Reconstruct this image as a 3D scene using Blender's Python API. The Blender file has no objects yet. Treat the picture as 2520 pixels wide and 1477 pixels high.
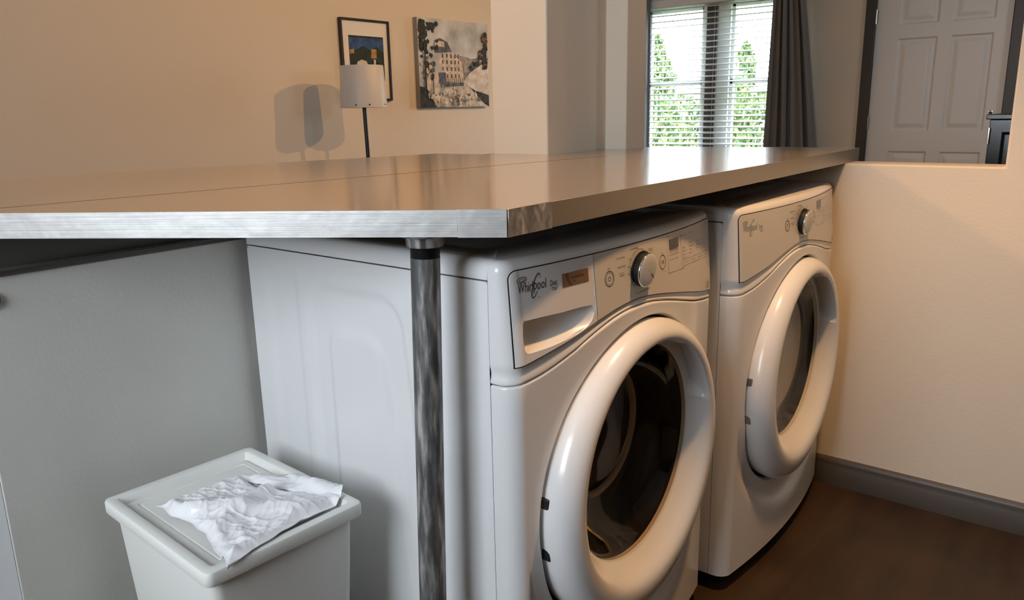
import bpy, bmesh, math, random
import numpy as np
from mathutils import Vector, Matrix, Euler, noise

S = bpy.context.scene
COL = S.collection
PI = math.pi
random.seed(7)

# ------------------------------------------------------------------ camera, world, lights, exposure
def make_camera():
    cam = bpy.data.cameras.new('camera')
    o = bpy.data.objects.new('camera', cam); COL.objects.link(o)
    cam.sensor_fit = 'HORIZONTAL'; cam.sensor_width = 36.0
    cam.lens = 1917.54 / 2520 * 36.0
    cam.clip_start = .02; cam.clip_end = 200
    yaw, pitch, roll = .6755, .2387, -.0211
    f = Vector((math.cos(yaw)*math.cos(pitch), math.sin(yaw)*math.cos(pitch), -math.sin(pitch)))
    r = Vector((math.sin(yaw), -math.cos(yaw), 0)); u = r.cross(f)
    c, s = math.cos(roll), math.sin(roll)
    r2 = c*r + s*u; u2 = -s*r + c*u
    m = Matrix((r2, u2, -f)).transposed().to_4x4()
    m.translation = Vector((-.83689, -.67639, 1.11422))
    o.matrix_world = m
    S.camera = o
make_camera()

S.view_settings.view_transform = 'Standard'
S.view_settings.look = 'None'
S.view_settings.gamma = 1.0
S.view_settings.exposure = 0.0
S.view_settings.use_curve_mapping = False
S.cycles.max_bounces = 10
S.cycles.diffuse_bounces = 5
S.cycles.transparent_max_bounces = 16
S.cycles.caustics_reflective = False
S.cycles.caustics_refractive = False
S.cycles.sample_clamp_indirect = 6.0

W_ = bpy.data.worlds.new('sky'); S.world = W_; W_.use_nodes = True
bg = W_.node_tree.nodes['Background']
bg.inputs[0].default_value = (.84, .91, 1.0, 1); bg.inputs[1].default_value = 16.5

WARM = (1.0, .56, .235)
def lamp(name, kind, loc, energy, color, **kw):
    l = bpy.data.lights.new(name, kind); l.energy = energy; l.color = color
    for k, v in kw.items():
        if k not in ('aim', 'portal'): setattr(l, k, v)
    if kw.get('portal'): l.cycles.is_portal = True
    o = bpy.data.objects.new(name, l); COL.objects.link(o); o.location = loc
    if 'aim' in kw:
        d = Vector(kw['aim']) - Vector(loc)
        o.rotation_euler = d.to_track_quat('-Z', 'Y').to_euler()
    return o
# kitchen ceiling light over the front of the machines
lamp('kitchen_ceiling_light', 'SPOT', (.62, -.47, 2.42), 118, (1.0, .56, .24), shadow_soft_size=.05, spot_size=1.62, spot_blend=.42, aim=(.22, -.46, 0))
# living room ceiling light beyond the bar
lamp('bar_ceiling_light', 'SPOT', (-.55, 2.35, 2.42), 112, (1.0, .52, .18), shadow_soft_size=.05, spot_size=1.35, spot_blend=.5, aim=(1.44, .25, .8))
# two track spots aimed at the wall with the pictures
lamp('track_spot', 'SPOT', (3.69, .25, 2.42), 98, (1.0, .53, .19), shadow_soft_size=.02, spot_size=2.0, spot_blend=.6, aim=(1.9, 3.2, 1.2))
lamp('track_spot', 'SPOT', (2.36, .25, 2.42), 74, (1.0, .53, .19), shadow_soft_size=.02, spot_size=2.0, spot_blend=.6, aim=(1.6, 3.2, 1.2))
WY = .02     # middle of the kitchen window along the left wall
# daylight: portals in the window openings
lamp('window_portal', 'AREA', (5.36, 2.13, 1.36), 1, (1, 1, 1), shape='RECTANGLE', size=1.25, size_y=1.1, aim=(4, 2.13, 1.36), portal=True)
lamp('window_portal', 'AREA', (-2.26, WY, 1.62), 1, (1, 1, 1), shape='RECTANGLE', size=1.1, size_y=1.33, aim=(0, WY, 1.62), portal=True)
lamp('window_portal', 'AREA', (3.5, -2.26, 1.8), 1, (1, 1, 1), shape='RECTANGLE', size=.8, size_y=.6, aim=(3.5, 0, 1.8), portal=True)

# ------------------------------------------------------------------ materials
MATS = {}
def mat(name, col, rough=.5, metal=0.0, spec=.5, coat=0.0, coat_r=.05, noise_amt=0.0, noise_scale=8.0, bump=0.0, bump_scale=200.0, stretch=None, **kw):
    if name in MATS: return MATS[name]
    m = bpy.data.materials.new(name); m.use_nodes = True; MATS[name] = m
    nt = m.node_tree; b = nt.nodes['Principled BSDF']
    b.inputs['Base Color'].default_value = (*col, 1)
    b.inputs['Roughness'].default_value = rough
    b.inputs['Metallic'].default_value = metal
    b.inputs['Specular IOR Level'].default_value = spec
    b.inputs['Coat Weight'].default_value = coat
    b.inputs['Coat Roughness'].default_value = coat_r
    for k, v in kw.items(): b.inputs[k].default_value = v
    tc = None
    def coords(scale=None):
        t = nt.nodes.new('ShaderNodeTexCoord'); mp = nt.nodes.new('ShaderNodeMapping')
        nt.links.new(t.outputs['Object'], mp.inputs[0])
        if stretch: mp.inputs['Scale'].default_value = stretch
        return mp.outputs[0]
    if noise_amt:
        n = nt.nodes.new('ShaderNodeTexNoise'); n.inputs['Scale'].default_value = noise_scale; n.inputs['Detail'].default_value = 6
        nt.links.new(coords(), n.inputs['Vector'])
        r = nt.nodes.new('ShaderNodeMapRange'); r.inputs[1].default_value = .3; r.inputs[2].default_value = .7
        r.inputs[3].default_value = 1-noise_amt; r.inputs[4].default_value = 1+noise_amt
        nt.links.new(n.outputs['Fac'], r.inputs[0])
        mx = nt.nodes.new('ShaderNodeVectorMath'); mx.operation = 'SCALE'
        mx.inputs[0].default_value = col; nt.links.new(r.outputs[0], mx.inputs['Scale'])
        nt.links.new(mx.outputs[0], b.inputs['Base Color'])
    if bump:
        n = nt.nodes.new('ShaderNodeTexNoise'); n.inputs['Scale'].default_value = bump_scale; n.inputs['Detail'].default_value = 4
        nt.links.new(coords(), n.inputs['Vector'])
        bp = nt.nodes.new('ShaderNodeBump'); bp.inputs['Strength'].default_value = bump; bp.inputs['Distance'].default_value = .002
        nt.links.new(n.outputs['Fac'], bp.inputs['Height']); nt.links.new(bp.outputs[0], b.inputs['Normal'])
    return m

M_wall = mat('wall_paint', (.69, .61, .50), .6, spec=.3, bump=.25, bump_scale=120)
M_knee = mat('grey_wall_paint', (.64, .63, .585), .55, spec=.35, noise_amt=.05, noise_scale=3, bump=.2, bump_scale=140)
M_ceil = mat('ceiling_paint', (.78, .77, .75), .8)
M_base = mat('baseboard_paint', (.062, .052, .042), .4)
M_darktrim = mat('dark_trim_paint', (.07, .068, .06), .4)
M_enamel = mat('white_enamel', (.80, .80, .80), .16, coat=.3)
M_plastic = mat('white_plastic', (.80, .795, .785), .22, coat=.2)
M_drawer = mat('drawer_plastic', (.76, .755, .75), .3)
M_plate = mat('control_plate', (.66, .63, .575), .34, spec=.5)
M_black = mat('black_plastic', (.012, .012, .012), .3)
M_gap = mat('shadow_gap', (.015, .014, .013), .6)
M_text = mat('printed_ink', (.06, .058, .055), .5)
M_chrome = mat('chrome', (.80, .79, .77), .12, metal=1)
M_logo = mat('logo_metal', (.36, .36, .36), .25, metal=1)
M_copper = mat('copper_badge', (.62, .36, .20), .25, metal=.85)
M_display = mat('display_glass', (.02, .018, .015), .15)
M_disp2 = mat('display_glass_grey', (.13, .13, .12), .2)
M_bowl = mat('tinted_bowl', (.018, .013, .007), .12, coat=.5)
M_gasket = mat('grey_gasket', (.80, .76, .70), .3)
M_discgrey = mat('grey_drum_end', (.60, .57, .52), .35)
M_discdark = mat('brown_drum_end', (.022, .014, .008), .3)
M_hingegrey = mat('grey_hinge_cover', (.17, .165, .16), .4)
M_bin = mat('bin_plastic', (.84, .84, .80), .38)
M_shade = mat('lamp_shade_plastic', (.60, .58, .55), .42, spec=.35)
M_pole = mat('lamp_pole_black', (.012, .012, .013), .3)
M_canvas_edge = mat('canvas_edge', (.30, .27, .22), .7)
M_mat_board = mat('picture_mat_board', (.78, .75, .68), .7)
M_frame = mat('black_frame', (.012, .012, .012), .3)
M_curtain = mat('curtain_cloth', (.20, .20, .20), .85, bump=.2, bump_scale=400)
M_slat = mat('blind_slat', (.85, .86, .87), .5)
M_winframe = mat('window_frame_white', (.74, .76, .78), .4)
M_winmull = mat('window_mullion_dark', (.045, .042, .04), .5)
M_door = mat('door_paint', (.70, .68, .65), .4)
M_casing = mat('door_casing_dark', (.030, .026, .023), .4)
M_hinge = mat('hinge_metal', (.45, .40, .33), .3, metal=1)
M_cab = mat('black_lacquer', (.012, .0125, .012), .2)
M_cabwhite = mat('white_cabinet_paint', (.86, .88, .90), .4)
M_ground = mat('lawn', (.12, .2, .05), .9)

def glass_mat(name, tint, refl=.08, rough=.02):
    m = bpy.data.materials.new(name); m.use_nodes = True; nt = m.node_tree
    for n in list(nt.nodes):
        if n.type != 'OUTPUT_MATERIAL': nt.nodes.remove(n)
    out = nt.nodes['Material Output']
    t = nt.nodes.new('ShaderNodeBsdfTransparent'); t.inputs[0].default_value = (*tint, 1)
    g = nt.nodes.new('ShaderNodeBsdfGlossy'); g.inputs['Roughness'].default_value = rough
    ge = nt.nodes.new('ShaderNodeNewGeometry')
    def mth(op, a, b=None):
        n_ = nt.nodes.new('ShaderNodeMath'); n_.operation = op
        for q, v in enumerate((a, b)):
            if v is None: continue
            if isinstance(v, (int, float)): n_.inputs[q].default_value = v
            else: nt.links.new(v, n_.inputs[q])
        return n_
    dt_ = nt.nodes.new('ShaderNodeVectorMath'); dt_.operation = 'DOT_PRODUCT'
    nt.links.new(ge.outputs['Normal'], dt_.inputs[0]); nt.links.new(ge.outputs['Incoming'], dt_.inputs[1])
    c_ = mth('ABSOLUTE', dt_.outputs['Value']); c_ = mth('SUBTRACT', 1.0, c_.outputs[0]); c_ = mth('POWER', c_.outputs[0], 5.0)
    c_ = mth('MULTIPLY', c_.outputs[0], .95); fr = mth('ADD', c_.outputs[0], .045)
    mx = nt.nodes.new('ShaderNodeMixShader')
    nt.links.new(fr.outputs[0], mx.inputs[0]); nt.links.new(t.outputs[0], mx.inputs[1]); nt.links.new(g.outputs[0], mx.inputs[2])
    nt.links.new(mx.outputs[0], out.inputs[0])
    return m
M_pane = glass_mat('window_glass', (.97, .98, .98))
M_tint = glass_mat('tinted_door_glass', (.72, .63, .50))
M_tint2 = glass_mat('clear_door_glass', (.88, .85, .80))

def floor_mat():
    m = bpy.data.materials.new('dark_floor_planks'); m.use_nodes = True; nt = m.node_tree; b = nt.nodes['Principled BSDF']
    tc = nt.nodes.new('ShaderNodeTexCoord'); mp = nt.nodes.new('ShaderNodeMapping'); mp.inputs['Rotation'].default_value = (0, 0, .0)
    nt.links.new(tc.outputs['Object'], mp.inputs[0])
    br = nt.nodes.new('ShaderNodeTexBrick'); br.inputs['Scale'].default_value = 1; br.inputs['Brick Width'].default_value = 1.2; br.inputs['Row Height'].default_value = .15
    br.inputs['Mortar Size'].default_value = .0006; br.offset = .37
    br.inputs['Color1'].default_value = (.040, .0215, .0095, 1); br.inputs['Color2'].default_value = (.026, .0140, .0065, 1); br.inputs['Mortar'].default_value = (.022, .013, .007, 1)
    nt.links.new(mp.outputs[0], br.inputs['Vector'])
    mp2 = nt.nodes.new('ShaderNodeMapping'); mp2.inputs['Scale'].default_value = (2.0, 14, 1); nt.links.new(tc.outputs['Object'], mp2.inputs[0])
    n = nt.nodes.new('ShaderNodeTexNoise'); n.inputs['Scale'].default_value = 1.6; n.inputs['Detail'].default_value = 7; nt.links.new(mp2.outputs[0], n.inputs['Vector'])
    n2 = nt.nodes.new('ShaderNodeTexNoise'); n2.inputs['Scale'].default_value = 5; n2.inputs['Detail'].default_value = 4; nt.links.new(tc.outputs['Object'], n2.inputs['Vector'])
    ad = nt.nodes.new('ShaderNodeMath'); ad.operation = 'ADD'; nt.links.new(n.outputs['Fac'], ad.inputs[0]); nt.links.new(n2.outputs['Fac'], ad.inputs[1])
    r = nt.nodes.new('ShaderNodeMapRange'); r.inputs[1].default_value = .6; r.inputs[2].default_value = 1.4; r.inputs[3].default_value = .55; r.inputs[4].default_value = 1.6
    nt.links.new(ad.outputs[0], r.inputs[0])
    mx = nt.nodes.new('ShaderNodeVectorMath'); mx.operation = 'SCALE'; nt.links.new(br.outputs['Color'], mx.inputs[0]); nt.links.new(r.outputs[0], mx.inputs['Scale'])
    nt.links.new(mx.outputs[0], b.inputs['Base Color'])
    b.inputs['Roughness'].default_value = .45; b.inputs['Specular IOR Level'].default_value = .35
    bp = nt.nodes.new('ShaderNodeBump'); bp.inputs['Strength'].default_value = .15; bp.inputs['Distance'].default_value = .002
    nt.links.new(n.outputs['Fac'], bp.inputs['Height']); nt.links.new(bp.outputs[0], b.inputs['Normal'])
    return m
M_floor = floor_mat()

def laminate_mat():
    m = bpy.data.materials.new('speckled_laminate'); m.use_nodes = True; nt = m.node_tree; b = nt.nodes['Principled BSDF']
    tc = nt.nodes.new('ShaderNodeTexCoord')
    n = nt.nodes.new('ShaderNodeTexNoise'); n.inputs['Scale'].default_value = 420; n.inputs['Detail'].default_value = 2; nt.links.new(tc.outputs['Object'], n.inputs['Vector'])
    cr = nt.nodes.new('ShaderNodeValToRGB'); cr.color_ramp.elements[0].color = (.25, .195, .14, 1); cr.color_ramp.elements[1].color = (.40, .325, .245, 1)
    cr.color_ramp.elements[0].position = .35; cr.color_ramp.elements[1].position = .7
    nt.links.new(n.outputs['Fac'], cr.inputs[0]); nt.links.new(cr.outputs[0], b.inputs['Base Color'])
    b.inputs['Roughness'].default_value = .2; b.inputs['Metallic'].default_value = .15; b.inputs['Specular IOR Level'].default_value = .7; b.inputs['Coat Weight'].default_value = .6; b.inputs['Coat Roughness'].default_value = .12
    bp = nt.nodes.new('ShaderNodeBump'); bp.inputs['Strength'].default_value = .10; bp.inputs['Distance'].default_value = .001
    nt.links.new(n.outputs['Fac'], bp.inputs['Height']); nt.links.new(bp.outputs[0], b.inputs['Normal'])
    return m
M_lam = laminate_mat()

def brushed_mat(name, col, rough, wrinkle=0.0, ang=0.0):
    m = bpy.data.materials.new(name); m.use_nodes = True; nt = m.node_tree; b = nt.nodes['Principled BSDF']
    b.inputs['Metallic'].default_value = 1; b.inputs['Base Color'].default_value = (*col, 1)
    tc = nt.nodes.new('ShaderNodeTexCoord'); mp = nt.nodes.new('ShaderNodeMapping'); mp.inputs['Scale'].default_value = (3, 3, 700 if wrinkle < .5 else 40)
    nt.links.new(tc.outputs['Object'], mp.inputs[0])
    n = nt.nodes.new('ShaderNodeTexNoise'); n.inputs['Scale'].default_value = 1; n.inputs['Detail'].default_value = 3; nt.links.new(mp.outputs[0], n.inputs['Vector'])
    r = nt.nodes.new('ShaderNodeMapRange'); r.inputs[3].default_value = rough*.7; r.inputs[4].default_value = rough*1.4; nt.links.new(n.outputs['Fac'], r.inputs[0])
    nt.links.new(r.outputs[0], b.inputs['Roughness'])
    bp = nt.nodes.new('ShaderNodeBump'); bp.inputs['Strength'].default_value = .25; bp.inputs['Distance'].default_value = .0006
    nt.links.new(n.outputs['Fac'], bp.inputs['Height'])
    last = bp
    n2 = nt.nodes.new('ShaderNodeTexNoise'); n2.inputs['Scale'].default_value = 28; n2.inputs['Detail'].default_value = 2; nt.links.new(tc.outputs['Object'], n2.inputs['Vector'])
    bp2 = nt.nodes.new('ShaderNodeBump'); bp2.inputs['Strength'].default_value = .25 + wrinkle; bp2.inputs['Distance'].default_value = .004
    nt.links.new(n2.outputs['Fac'], bp2.inputs['Height']); nt.links.new(bp.outputs[0], bp2.inputs['Normal']); last = bp2
    nt.links.new(last.outputs[0], b.inputs['Normal'])
    return m
M_alu = brushed_mat('brushed_aluminium', (.48, .47, .455), .46)
M_aluw = brushed_mat('wrinkled_aluminium', (.76, .74, .71), .28, .75)

def pipe_mat():
    m = bpy.data.materials.new('galvanised_steel'); m.use_nodes = True; nt = m.node_tree; b = nt.nodes['Principled BSDF']
    b.inputs['Metallic'].default_value = .55
    tc = nt.nodes.new('ShaderNodeTexCoord'); mp = nt.nodes.new('ShaderNodeMapping'); mp.inputs['Scale'].default_value = (90, 90, 14)
    nt.links.new(tc.outputs['Object'], mp.inputs[0])
    n = nt.nodes.new('ShaderNodeTexNoise'); n.inputs['Scale'].default_value = 1; n.inputs['Detail'].default_value = 8; nt.links.new(mp.outputs[0], n.inputs['Vector'])
    cr = nt.nodes.new('ShaderNodeValToRGB'); e = cr.color_ramp.elements
    e[0].position = .40; e[0].color = (.11, .11, .11, 1); e[1].position = .66; e[1].color = (.56, .555, .54, 1)
    x = e.new(.53); x.color = (.24, .24, .235, 1)
    nt.links.new(n.outputs['Fac'], cr.inputs[0]); nt.links.new(cr.outputs[0], b.inputs['Base Color'])
    n2 = nt.nodes.new('ShaderNodeTexNoise'); n2.inputs['Scale'].default_value = 160; n2.inputs['Detail'].default_value = 4; nt.links.new(tc.outputs['Object'], n2.inputs['Vector'])
    r = nt.nodes.new('ShaderNodeMapRange'); r.inputs[3].default_value = .28; r.inputs[4].default_value = .62; nt.links.new(n2.outputs['Fac'], r.inputs[0]); nt.links.new(r.outputs[0], b.inputs['Roughness'])
    bp = nt.nodes.new('ShaderNodeBump'); bp.inputs['Strength'].default_value = .3; bp.inputs['Distance'].default_value = .0008
    nt.links.new(n2.outputs['Fac'], bp.inputs['Height']); nt.links.new(bp.outputs[0], b.inputs['Normal'])
    return m
M_pipe = pipe_mat()
M_thread = mat('dark_thread', (.03, .03, .03), .4, metal=.8)

def bag_mat():
    m = mat('thin_white_plastic', (.90, .90, .92), .25, coat=.2, bump=.5, bump_scale=60)
    return m
M_bag = bag_mat()
M_leaf = mat('hedge_leaf', (.20, .28, .10), .5)
M_leaf2 = mat('hedge_leaf_dark', (.07, .13, .06), .5)
M_trunk = mat('bark', (.08, .06, .04), .8)

# ------------------------------------------------------------------ mesh helpers
class MB:
    def __init__(self): self.v = []; self.f = []; self.mi = []
    def add(self, vs, fs, mi=0):
        o = len(self.v); self.v += [tuple(map(float, p)) for p in vs]
        self.f += [tuple(i+o for i in f) for f in fs]; self.mi += [mi]*len(fs)
    def grid(self, rows, close=False, mi=0, flip=False):
        n = len(rows[0]); vs = [p for r in rows for p in r]; fs = []
        for i in range(len(rows)-1):
            for j in range(n if close else n-1):
                a = i*n+j; b = i*n+(j+1) % n; c = (i+1)*n+(j+1) % n; d = (i+1)*n+j
                fs.append((a, d, c, b) if flip else (a, b, c, d))
        self.add(vs, fs, mi)
    def box(self, x0, x1, y0, y1, z0, z1, mi=0):
        vs = [(x0, y0, z0), (x1, y0, z0), (x1, y1, z0), (x0, y1, z0), (x0, y0, z1), (x1, y0, z1), (x1, y1, z1), (x0, y1, z1)]
        self.add(vs, [(3, 2, 1, 0), (4, 5, 6, 7), (0, 1, 5, 4), (1, 2, 6, 5), (2, 3, 7, 6), (3, 0, 4, 7)], mi)
    def prism(self, poly, axis, a, b, mi=0):
        # poly in the two other axes (in order), extruded along axis
        def P(p, t):
            if axis == 'z': return (p[0], p[1], t)
            if axis == 'x': return (t, p[0], p[1])
            return (p[0], t, p[1])
        n = len(poly); vs = [P(p, a) for p in poly] + [P(p, b) for p in poly]
        fs = [tuple(range(n-1, -1, -1)), tuple(range(n, 2*n))] + [(i, (i+1) % n, n+(i+1) % n, n+i) for i in range(n)]
        self.add(vs, fs, mi)
    def tube(self, path, r, n=12, cap=True, mi=0):
        rows = []
        for i, p in enumerate(path):
            p = Vector(p); a = Vector(path[max(i-1, 0)]); b = Vector(path[min(i+1, len(path)-1)])
            t = (b-a).normalized(); up = Vector((0, 0, 1)) if abs(t.z) < .9 else Vector((1, 0, 0))
            s = t.cross(up).normalized(); w = t.cross(s)
            rr = r[i] if isinstance(r, (list, tuple)) else r
            rows.append([tuple(p + rr*(math.cos(k*2*PI/n)*s + math.sin(k*2*PI/n)*w)) for k in range(n)])
        self.grid(rows, close=True, mi=mi)
        if cap:
            self.add(rows[0], [tuple(range(n))], mi); self.add(rows[-1], [tuple(range(n-1, -1, -1))], mi)
    def lathe(self, prof, cx, cy, n=48, mi=0):
        # prof: (r, z) about a vertical axis
        rows = [[(cx+r*math.cos(k*2*PI/n), cy+r*math.sin(k*2*PI/n), z) for k in range(n)] for r, z in prof]
        self.grid(rows, close=True, mi=mi)
    def build(self, name, mats, parent=None, smooth=True, ang=35, bevel=0, seg=2, fix=True):
        me = bpy.data.meshes.new(name); me.from_pydata(self.v, [], self.f)
        if not isinstance(mats, (list, tuple)): mats = [mats]
        for m in mats: me.materials.append(m)
        for p, i in zip(me.polygons, self.mi): p.material_index = i
        bm = bmesh.new(); bm.from_mesh(me)
        bmesh.ops.remove_doubles(bm, verts=bm.verts, dist=1e-6)
        if fix: bmesh.ops.recalc_face_normals(bm, faces=bm.faces)
        bm.to_mesh(me); bm.free()
        if smooth:
            me.polygons.foreach_set('use_smooth', [True]*len(me.polygons)); me.set_sharp_from_angle(angle=math.radians(ang))
        me.update()
        o = bpy.data.objects.new(name, me); COL.objects.link(o)
        if parent: o.parent = parent
        if bevel:
            md = o.modifiers.new('bevel', 'BEVEL'); md.width = bevel; md.segments = seg; md.limit_method = 'ANGLE'; md.angle_limit = math.radians(40)
            md.harden_normals = False
        return o
def empty(name, loc=(0, 0, 0), rz=0):
    o = bpy.data.objects.new(name, None); COL.objects.link(o); o.location = loc; o.rotation_euler = (0, 0, rz); o.empty_display_size = .1
    return o
def tag(o, label, cat, group=None, kind=None):
    o['label'] = label; o['category'] = cat
    if group: o['group'] = group
    if kind: o['kind'] = kind
    return o
def struct(o): o['kind'] = 'structure'; return o
def bx(name, m, x0, x1, y0, y1, z0, z1, parent=None, bevel=0, seg=2):
    b = MB(); b.box(x0, x1, y0, y1, z0, z1); return b.build(name, m, parent, bevel=bevel, seg=seg)
def pchip(xs, ys):
    xs = np.array(xs, float); ys = np.array(ys, float); h = np.diff(xs); d = np.diff(ys)/h; m = np.zeros(len(xs))
    m[0] = d[0]; m[-1] = d[-1]
    for i in range(1, len(xs)-1):
        m[i] = 0 if d[i-1]*d[i] <= 0 else (h[i-1]+h[i])/(h[i-1]/d[i]+h[i]/d[i-1]) if False else (d[i-1]*h[i]+d[i]*h[i-1])/(h[i-1]+h[i])
    def f(x):
        x = min(max(x, xs[0]), xs[-1]); i = int(min(np.searchsorted(xs, x, 'right')-1, len(xs)-2)); t = (x-xs[i])/h[i]
        return float((1+2*t)*(1-t)**2*ys[i] + t*(1-t)**2*h[i]*m[i] + t*t*(3-2*t)*ys[i+1] + t*t*(t-1)*h[i]*m[i+1])
    return f
def sstep(a, b, x):
    t = min(max((x-a)/(b-a), 0), 1); return t*t*(3-2*t)
_txt = {}
def text_mesh(s):
    if s in _txt: return _txt[s]
    c = bpy.data.curves.new('t', 'FONT'); c.body = s; c.size = 1; c.resolution_u = 2
    o = bpy.data.objects.new('t', c); COL.objects.link(o)
    dg = bpy.context.evaluated_depsgraph_get(); dg.update()
    me = bpy.data.meshes.new_from_object(o.evaluated_get(dg))
    vs = [tuple(v.co) for v in me.vertices]; fs = [tuple(p.vertices) for p in me.polygons]
    bpy.data.objects.remove(o); bpy.data.curves.remove(c); bpy.data.meshes.remove(me)
    _txt[s] = (vs, fs); return vs, fs

# ------------------------------------------------------------------ the setting
XL, XR, YF, YB, H = -2.2, 5.3, -2.2, 3.2, 2.5
ZT, ZB = .989, .9535            # bar top, underside
YK = .67                        # half wall face
b = MB(); b.box(XL-.1, XR+.1, YF-.1, YB+.1, -.05, 0); struct(b.build('floor', M_floor))
b = MB(); b.box(XL-.1, XR+.1, YF-.1, YB+.1, H, H+.08); struct(b.build('ceiling', M_ceil))
b = MB(); b.box(XL-.1, XR+.1, YB, YB+.1, 0, H); struct(b.build('wall_back', M_wall))
b = MB()
for (x0, x1, z0, z1) in ((1.5, 3.1, 0, H), (3.9, XR+.1, 0, H), (3.1, 3.9, 0, 1.5), (3.1, 3.9, 2.1, H)): b.box(x0, x1, YF-.1, YF, z0, z1)
struct(b.build('wall_front', M_wall, smooth=False))
b = MB(); b.box(XL-.1, 1.5, YF-.1, YF, 0, H); M_refl_dark = mat('unseen_reflection_dark', (.19, .155, .12), .5); struct(b.build('wall_kitchen', M_refl_dark))  # unseen wall; dark tone added to dim reflections and fill on the machines
def wall_with_holes(name, x0, x1, y0, y1, holes, m):
    # wall in a plane of constant x, rectangular holes (ya, yb, za, zb)
    ys = sorted({y0, y1, *[h[0] for h in holes], *[h[1] for h in holes]}); zs = sorted({0, H, *[h[2] for h in holes], *[h[3] for h in holes]})
    b = MB()
    for i in range(len(ys)-1):
        for j in range(len(zs)-1):
            yc, zc = (ys[i]+ys[i+1])/2, (zs[j]+zs[j+1])/2
            if any(h[0] < yc < h[1] and h[2] < zc < h[3] for h in holes): continue
            b.box(x0, x1, ys[i], ys[i+1], zs[j], zs[j+1])
    return struct(b.build(name, m, smooth=False))
wall_with_holes('wall_right', XR, XR+.12, YF, YB, [(1.50, 2.76, .70, 1.95), (.02, .965, 0, 2.06)], M_wall)
wall_with_holes('wall_left', XL-.12, XL, YF, YB, [(WY-.55, WY+.55, .95, 2.28)], M_wall)
# partition with the pass-through opening
b = MB(); b.prism([(-.80, 0), (.62, 0), (.62, .953), (-.4185, .953), (-.4185, 2.15), (.62, 2.15), (.62, H), (-.80, H)], 'x', 1.44, 1.552)
struct(b.build('wall_partition', M_wall, bevel=.005, seg=2))
b = MB(); b.box(1.44, 1.552, YF, -.801, 0, H); struct(b.build('wall_kitchen_side', M_refl_dark))  # unseen stretch of partition, darkened so the door glass reflects less light
# pillar where the half wall meets the partition
b = MB(); b.prism([(1.0094, .66), (1.3226, .66), (1.3226, .586), (1.4395, .586), (1.4395, .862), (1.0094, .862)], 'z', 0, H)
struct(b.build('wall_pillar', M_wall, bevel=.004, seg=2))
b = MB(); b.box(-.4612, 1.009, YK, .80, 0, .883); struct(b.build('wall_half', M_knee, bevel=.002))
# dark board and its moulding between half wall and bar top
b = MB(); b.box(-1.25, 1.008, .675, .78, .8965, ZB-.001)
b.prism([(.664, .8835), (.80, .8835), (.80, .8965), (.660, .8965), (.657, .893), (.664, .889)], 'x', -1.25, 1.008)
struct(b.build('trim_1', M_darktrim))
# baseboards
def baseboard(name, poly, axis, a, c):
    b = MB(); b.prism(poly, axis, a, c); return struct(b.build(name, M_base, ang=50))
def bbprof(w, sgn, h=.086):
    return [(w, 0), (w+sgn*.015, 0), (w+sgn*.015, h*.70), (w+sgn*.0125, h*.76), (w+sgn*.0135, h*.84), (w+sgn*.011, h*.93), (w+sgn*.006, h), (w, h)]
b = MB(); pr = bbprof(1.44, -1)
n = len(pr); vs = [(x, -.80, z) for x, z in pr] + [(x, .585, z) for x, z in pr]
b.add(vs, [tuple(range(n)), tuple(range(2*n-1, n-1, -1))] + [(i, (i+1) % n, n+(i+1) % n, n+i) for i in range(n)])
struct(b.build('baseboard_right', M_base, ang=50))
b = MB(); b.box(XL, XR, YB-.014, YB, 0, .09); struct(b.build('baseboard_back', M_base, bevel=.003))

# far window
w1 = struct(empty('window_1', (XR, 2.13, .70)))
def wpart(name, m, boxes, parent=w1, off=(XR, 2.13, .70)):
    b = MB()
    for (x0, x1, y0, y1, z0, z1) in boxes: b.box(x0-off[0], x1-off[0], y0-off[1], y1-off[1], z0-off[2], z1-off[2])
    return b.build(name, m, parent, bevel=.002)
wpart('frame', M_winframe, [(XR+.02, XR+.10, 1.50, 1.54, .70, 1.95), (XR+.02, XR+.10, 2.72, 2.76, .70, 1.95), (XR+.02, XR+.10, 1.54, 2.72, 1.90, 1.95), (XR+.02, XR+.10, 1.54, 2.72, .70, .745),
    (XR+.01, XR+.10, 1.985, 2.09, .745, 1.90), (XR+.01, XR+.10, 2.185, 2.215, .745, 1.90)])
wpart('mullion', M_winmull, [(XR+.005, XR+.10, 2.09, 2.185, .745, 1.90)])
for ya, yb in ((1.54, 1.985), (2.215, 2.72)):
    wpart('sash', M_winframe, [(XR+.04, XR+.085, ya, yb, 1.285, 1.325), (XR+.04, XR+.085, ya, ya+.025, .745, 1.90), (XR+.04, XR+.085, yb-.025, yb, .745, 1.90), (XR+.04, XR+.085, ya, yb, .745, .785), (XR+.04, XR+.085, ya, yb, 1.87, 1.90)])
    wpart('pane', M_pane, [(XR+.060, XR+.064, ya+.02, yb-.02, .765, 1.89)])
# kitchen window (behind the camera on the left, source of the cool daylight)
w2 = struct(empty('window_2', (XL, WY, .95)))
o2 = (XL, WY, .95)
wpart('frame', M_winframe, [(XL-.10, XL-.02, WY-.55, WY-.51, .95, 2.28), (XL-.10, XL-.02, WY+.51, WY+.55, .95, 2.28), (XL-.10, XL-.02, WY-.51, WY+.51, 2.24, 2.28), (XL-.10, XL-.02, WY-.51, WY+.51, .95, .99),
    (XL-.09, XL-.04, WY-.51, WY+.51, 1.60, 1.635), (XL-.075, XL-.05, WY-.01, WY+.01, .99, 2.24), (XL-.075, XL-.05, WY-.51, WY+.51, 1.29, 1.31), (XL-.075, XL-.05, WY-.51, WY+.51, 1.93, 1.95)], w2, o2)
wpart('pane', M_pane, [(XL-.065, XL-.061, WY-.52, WY+.52, .98, 2.25)], w2, o2)

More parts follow.
